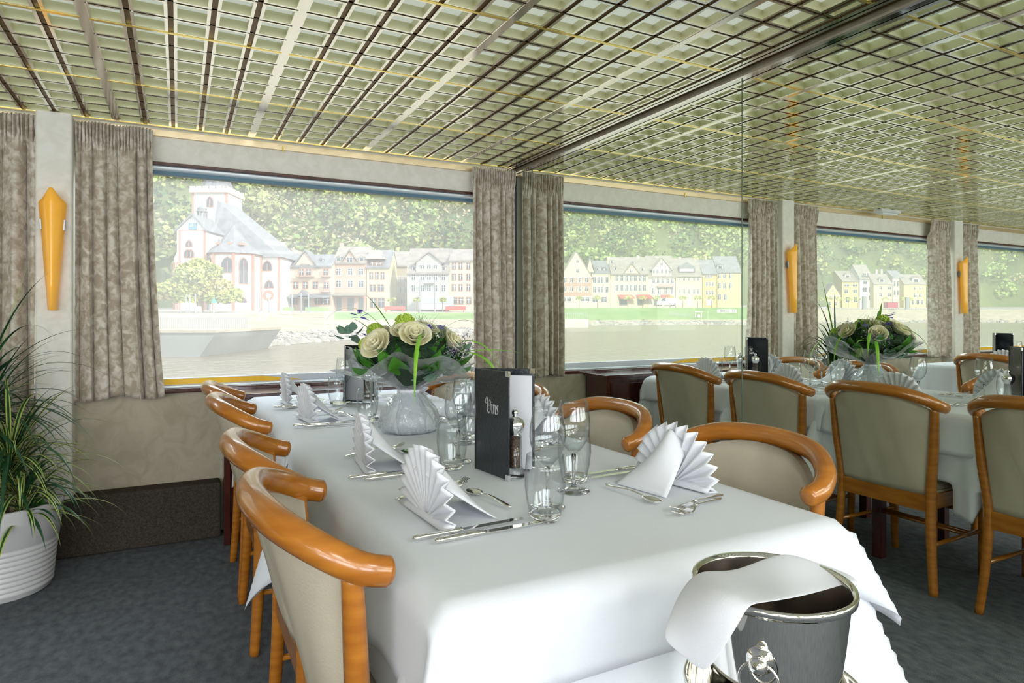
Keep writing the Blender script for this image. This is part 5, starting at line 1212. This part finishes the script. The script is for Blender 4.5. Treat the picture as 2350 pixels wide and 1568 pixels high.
t, X, Z, k = house('long cream house with blue shutters above red awnings', 1402, 1487, 701, 628, 592, 190, (0.80, 0.68, 0.50), [(639, 11, 5, (1416, 1427, 1438, 1448, 1458, 1469, 1479)), (661, 12, 5, (1416, 1427, 1438, 1448, 1458, 1469, 1479)), (622, 6, 5, (1448,))], mir=True, gable=(1449, 18, 607, 629), dormers=((1407, 600, 3.5), (1456, 602, 3), (1413, 616, 3.5), (1475, 618, 3.5)), chims=((1388+14, 589, 3),), trimcol=(0.40, 0.47, 0.62), door=((1430, 18, 687, m_dkpaint), (1470, 14, 687, m_dkpaint)))
for a, c in ((1417, 1455), (1459, 1497)):
    b = MB(); b.add([(X(a), -0.1, Z(677)), (X(c-5), -0.1, Z(677)), (X(c), -2.6, Z(686)), (X(a+4), -2.6, Z(686))], [(0, 1, 2, 3)]); b.build('awning', m_red, t, solid=0.1)
t, X, Z, k = house('tall white house with a pointed dormer and a flower balcony', 1488, 1550, 701, 634, 589, 190, (0.80, 0.74, 0.62), [(645, 10, 5, (1500, 1510, 1521, 1532, 1543)), (623, 9, 4, (1500, 1509, 1519, 1528, 1537)), (668, 13, 6, (1499, 1513, 1528, 1542)), (606, 6, 5, (1518,))], mir=True, gable=(1518, 22, 594, 620), chims=((1470+1, 587, 3), (1513, 589, 2.5)), door=((1505, 10, 684, m_dkpaint), (1530, 10, 684, m_dkpaint)))
b = MB(); b.box(X(1497), X(1541), -0.1, 1, Z(634), Z(617)); b.build('dormer_wall', wallm((0.80, 0.74, 0.62)), t)
b = MB(); b.box(X(1507), X(1545), -1.2, 0, Z(659), Z(657)); b.box(X(1507), X(1545), -1.2, -1.1, Z(657), Z(652)); b.build('balcony', wallm((0.62, 0.42, 0.40)), t)
b = MB(); b.add([(X(1516), -0.1, Z(677)), (X(1540), -0.1, Z(677)), (X(1546), -2.4, Z(686)), (X(1512), -2.4, Z(686))], [(0, 1, 2, 3)]); b.build('awning', m_red, t, solid=0.1)
t, X, Z, k = house('plain pale yellow house with a wide slate dormer', 1551, 1611, 701, 633, 594, 190, (0.82, 0.74, 0.48), [(640, 9, 4, (1559, 1570, 1581, 1593, 1602)), (669, 11, 4, (1559, 1570, 1581, 1593, 1602))], mir=True, chims=((1569, 590, 2.5),), door=((1559, 7, 687, m_frame), (1580, 7, 687, m_frame)))
b = MB(); b.prism([(X(1558), Z(625)), (X(1596), Z(625)), (X(1596), Z(613)), (X(1577), Z(601)), (X(1558), Z(613))], 0.4, 3.5, 0); b.box(X(1562), X(1592), 0.3, 0.4, Z(623), Z(617), 1); b.build('dormer', [m_slate, m_frame], t)
house('orange yellow house with a bay and a grey mansard roof', 1612, 1645, 701, 628, 598, 190, (0.72, 0.52, 0.24), [(634, 6, 4, (1620, 1626, 1632)), (652, 9, 4, (1622, 1630, 1637)), (672, 9, 4, (1622, 1630, 1637))], mir=True, roof=m_slate, chims=((1602, 592, 2), (1610, 592, 2)), door=((1628, 14, 684, m_frame),))
house('tall ochre house with a dormer beside the mirrored curtain', 1646, 1700, 701, 624, 590, 192, (0.74, 0.60, 0.34), [(633, 11, 5, (1651, 1662, 1676)), (656, 12, 5, (1651, 1662, 1676)), (682, 12, 6, (1651, 1664))], mir=True, roof=m_slate, dormers=((1654, 614, 6),), chims=((1629, 589, 2.5),))
# van, banner, pontoons
t = thing('delivery_van', 'white van parked on the promenade below the red awnings', 'van', wpt(1529, 172, zz(703, 172), True), YAW)
b = MB(); b.prism([(-2.6, 0.35), (2.6, 0.35), (2.6, 1.2), (1.8, 1.45), (1.2, 2.2), (-2.5, 2.2), (-2.6, 1.0)], -0.95, 0.95, 0); b.build('body', m_frame, t, bevel=0.08)
b = MB(); b.prism([(1.25, 1.35), (1.75, 1.4), (1.2, 2.05), (0.4, 2.05), (0.4, 1.35)], -0.98, 0.98, 0); b.build('side_windows', m_dark, t)
for x_ in (-1.7, 1.7):
    b = MB(); b.lathe([(0.36, -0.98), (0.36, 0.98)], (0, 0, 0), 14, M=Matrix.Translation((x_, 0, 0.34)) @ Matrix.Rotation(PI/2, 4, 'X')); b.build('wheel', m_dkpaint, t)
t = thing('town_banner', 'white banner with large letters on the river wall seen in the mirror', 'banner', wpt(1668, 168, zz(718, 168), True), YAW)
kb = 168/F; b = MB(); b.box(-22*kb, 22*kb, 0, 0.1, 0, 8*kb); b.build('cloth', m_frame, t); text('ST. GOAR', 8*kb, m_dkpaint, t, Matrix.Translation((-1*kb, -0.08, 1.2*kb)) @ Mt, 'lettering', 0.02)
t = thing('mooring_pontoon', 'rusty pale landing stage with railings at the left of the mirrored window', 'pontoon', wpt(1316, 118, ZWAT, True), YAW)
kp_ = 118/F; b = MB(); b.box(-34*kp_, 34*kp_, 0, 5, -0.2, 20*kp_); b.build('hull', mat('rusty_steel', (0.40, 0.33, 0.29), 0.8, col2=(0.55, 0.50, 0.46), nscale=0.8), t)
b = MB()
for q in range(14): x_ = -34*kp_+q*2.4*kp_*2; b.box(x_-0.03, x_+0.03, 0.1, 0.16, 20*kp_, 33*kp_)
b.box(-34*kp_, 29*kp_, 0.1, 0.16, 32*kp_, 33*kp_); b.build('railing', m_grey, t)
t = thing('landing_gangway', 'long grey gangway sloping down to a dark pontoon, seen in the mirror', 'gangway', wpt(1600, 158, ZWAT, True), YAW)
kg = 158/F; b = MB(); b.add([(58*kg, 3, 22*kg), (-12*kg, 3, 11*kg), (-12*kg, 5, 11*kg), (58*kg, 5, 22*kg)], [(0, 1, 2, 3)]); b.build('walkway', m_grey, t, solid=0.3)
b = MB(); b.box(-64*kg, -3*kg, 0, 6, -0.2, 9*kg); b.build('float', m_concrete, t); b = MB(); b.box(-2.9*kg, 18*kg-14*kg+1, -0.2, 6, -0.1, 9.5*kg); b.build('float_end', m_dkpaint, t)
b = MB()
for q in range(24): f_ = q/23; x_ = 58*kg-70*kg*f_; z_ = 22*kg-11*kg*f_; b.box(x_-0.03, x_+0.03, 3, 3.06, z_, z_+1.1)
b.build('railing', m_grey, t)
t = thing('gauge_house', 'small white open shelter on the gangway seen in the mirror', 'shelter', wpt(1603, 162, zz(736, 162), True), YAW)
b = MB(); kg = 162/F
for s in (-7, 7): b.box(s*kg-0.1, s*kg+0.1, 0, 0.2, -1, 19*kg)
b.box(-9*kg, 9*kg, -0.3, 1.2, 19*kg, 21*kg); b.box(-4*kg, 2*kg, 0, 0.2, 0, 14*kg); b.build('frame', m_frame, t)
# --- mirrored second window
HN = 275
house('white timbered gable house at the left of the mirrored second window', 1858, 1893, 704, 664, 641, HN, (0.78, 0.76, 0.74), [(671, 7, 3, (1863, 1871, 1879, 1887)), (687, 9, 4, (1864, 1874, 1885)), (656, 6, 3, (1871, 1879))], True, kind='front')
house('small yellow gable house between two taller white houses', 1894, 1929, 704, 678, 652, HN-2, (0.78, 0.64, 0.34), [(683, 7, 4, (1906, 1916)), (697, 7, 5, (1904, 1918)), (667, 6, 3, (1911,))], True, kind='front', roof=m_slate)
house('orange house with balconies and a broad brown roof', 1933, 1974, 704, 646, 623, HN+4, (0.80, 0.62, 0.30), [(655, 5, 10, (1943, 1962)), (669, 8, 8, (1942, 1962)), (688, 12, 8, (1945, 1963))], True, dormers=((1952, 635, 6),), dep=14)
house('pale blue grey shaded side of the orange house, built as its own block', 1905, 1940, 700, 640, 624, HN+14, (0.62, 0.65, 0.72), [(640, 5, 3, (1912, 1920))], True, kind='front')  # side wall as a separate block, its bluish shade put into the paint
house('tall white house with roof terrace behind the moored poles', 1973, 2004, 704, 640, 609, HN+3, (0.80, 0.79, 0.77), [(648, 8, 8, (1985,)), (665, 10, 9, (1984, 1999)), (684, 10, 8, (1984, 1998)), (630, 6, 6, (1984, 1992))], True, dep=12)
house('cream yellow house with a grey dormer roof', 2005, 2047, 704, 652, 630, HN, (0.82, 0.72, 0.48), [(661, 7, 6, (2021, 2041)), (677, 8, 6, (2021, 2041))], True, dormers=((2026, 645, 6),))
house('narrow cream townhouse with a hipped grey roof', 2048, 2073, 704, 637, 622, HN+3, (0.80, 0.76, 0.66), [(651, 12, 4, (2053, 2061, 2069)), (672, 11, 4, (2053, 2061, 2069))], True, roof=m_slate, chims=((2024, 619, 2), (2036, 618, 2)))
house('yellow house at the right of the mirrored second window', 2074, 2125, 704, 652, 631, HN, (0.80, 0.64, 0.34), [(662, 6, 5, (2100, 2112)), (678, 8, 6, (2100, 2112)), (694, 10, 6, (2095, 2106, 2116))], True, dormers=((2104, 646, 8),))
t = thing('quay_wall', 'long sandstone quay wall in the mirrored second window', 'wall', wpt(1985, 258, ZWAT, True), YAW)
kq = 258/F; b = MB(); b.box(-160*kq, 135*kq, 0, 3, -1, zz(712, 258)-ZWAT); b.build('masonry', m_bank, t); b = MB()
for q in range(60): x_ = -160*kq+q*5*kq; b.box(x_-0.05, x_+0.05, 0.2, 0.3, zz(712, 258)-ZWAT, zz(707, 258)-ZWAT)
b.box(-160*kq, 135*kq, 0.2, 0.3, zz(707.6, 258)-ZWAT, zz(707, 258)-ZWAT); b.build('railing', m_frame, t)
t = thing('river_kilometre_board', 'white board with river kilometre numbers on the quay wall seen in the mirror', 'sign', wpt(1889, 254, zz(719, 254), True), YAW)
kq = 254/F; b = MB(); b.box(-9*kq, 9*kq, 0, 0.15, 0, 15*kq); b.build('board', m_dkpaint, t); b = MB(); b.box(-8*kq, 8*kq, -0.05, 0, 1*kq, 14*kq); b.build('face', m_frame, t); text('556', 11*kq, m_dkpaint, t, Matrix.Translation((0, -0.12, 3.4*kq)) @ Mt, 'lettering', 0.02)
for px, yb, yt in ((1983, 728, 680), (2082, 722, 682)):
    o = post('mooring_dolphin', 'thick grey mooring pole %s the bouquet in the mirror' % ('left above' if px < 2000 else 'right above'), 'pole', px, yb, yt, 245, 0.75, m_grey, True)
b = MB(); o = None
t = thing('site_container', 'dark red container on the quay seen in the mirrored second window', 'container', wpt(2049, 264, zz(708, 264), True), YAW); b = MB(); kq = 264/F; b.box(-12*kq, 12*kq, 0, 3, 0, 14*kq); b.build('body', mat('dark_red_paint', (0.35, 0.03, 0.08), 0.6), t)
# --- mirrored third window
house('white house with a dark hipped roof on a sandstone terrace', 2219, 2278, 669, 646, 626, 318, (0.74, 0.77, 0.82), [(658, 8, 5, (2250, 2268)), (648, 5, 4, (2232,))], True, roof=m_slate)
house('white house with balconies right of the terrace house', 2280, 2320, 680, 645, 628, 322, (0.80, 0.80, 0.80), [(652, 6, 4, (2290, 2302, 2314)), (668, 6, 10, (2295, 2310))], True)
house('low white house at the right edge of the mirror', 2322, 2375, 684, 646, 630, 325, (0.78, 0.78, 0.80), [(656, 6, 5, (2332, 2344, 2360)), (670, 6, 5, (2332, 2344, 2360))], True)
t = thing('terrace_wall', 'sandstone retaining wall below the white house seen in the mirror', 'wall', wpt(2285, 312, zz(700, 312), True), YAW); kq = 312/F; b = MB(); b.box(-80*kq, 80*kq, 0, 3, -2, 32*kq); b.build('masonry', m_bank, t)
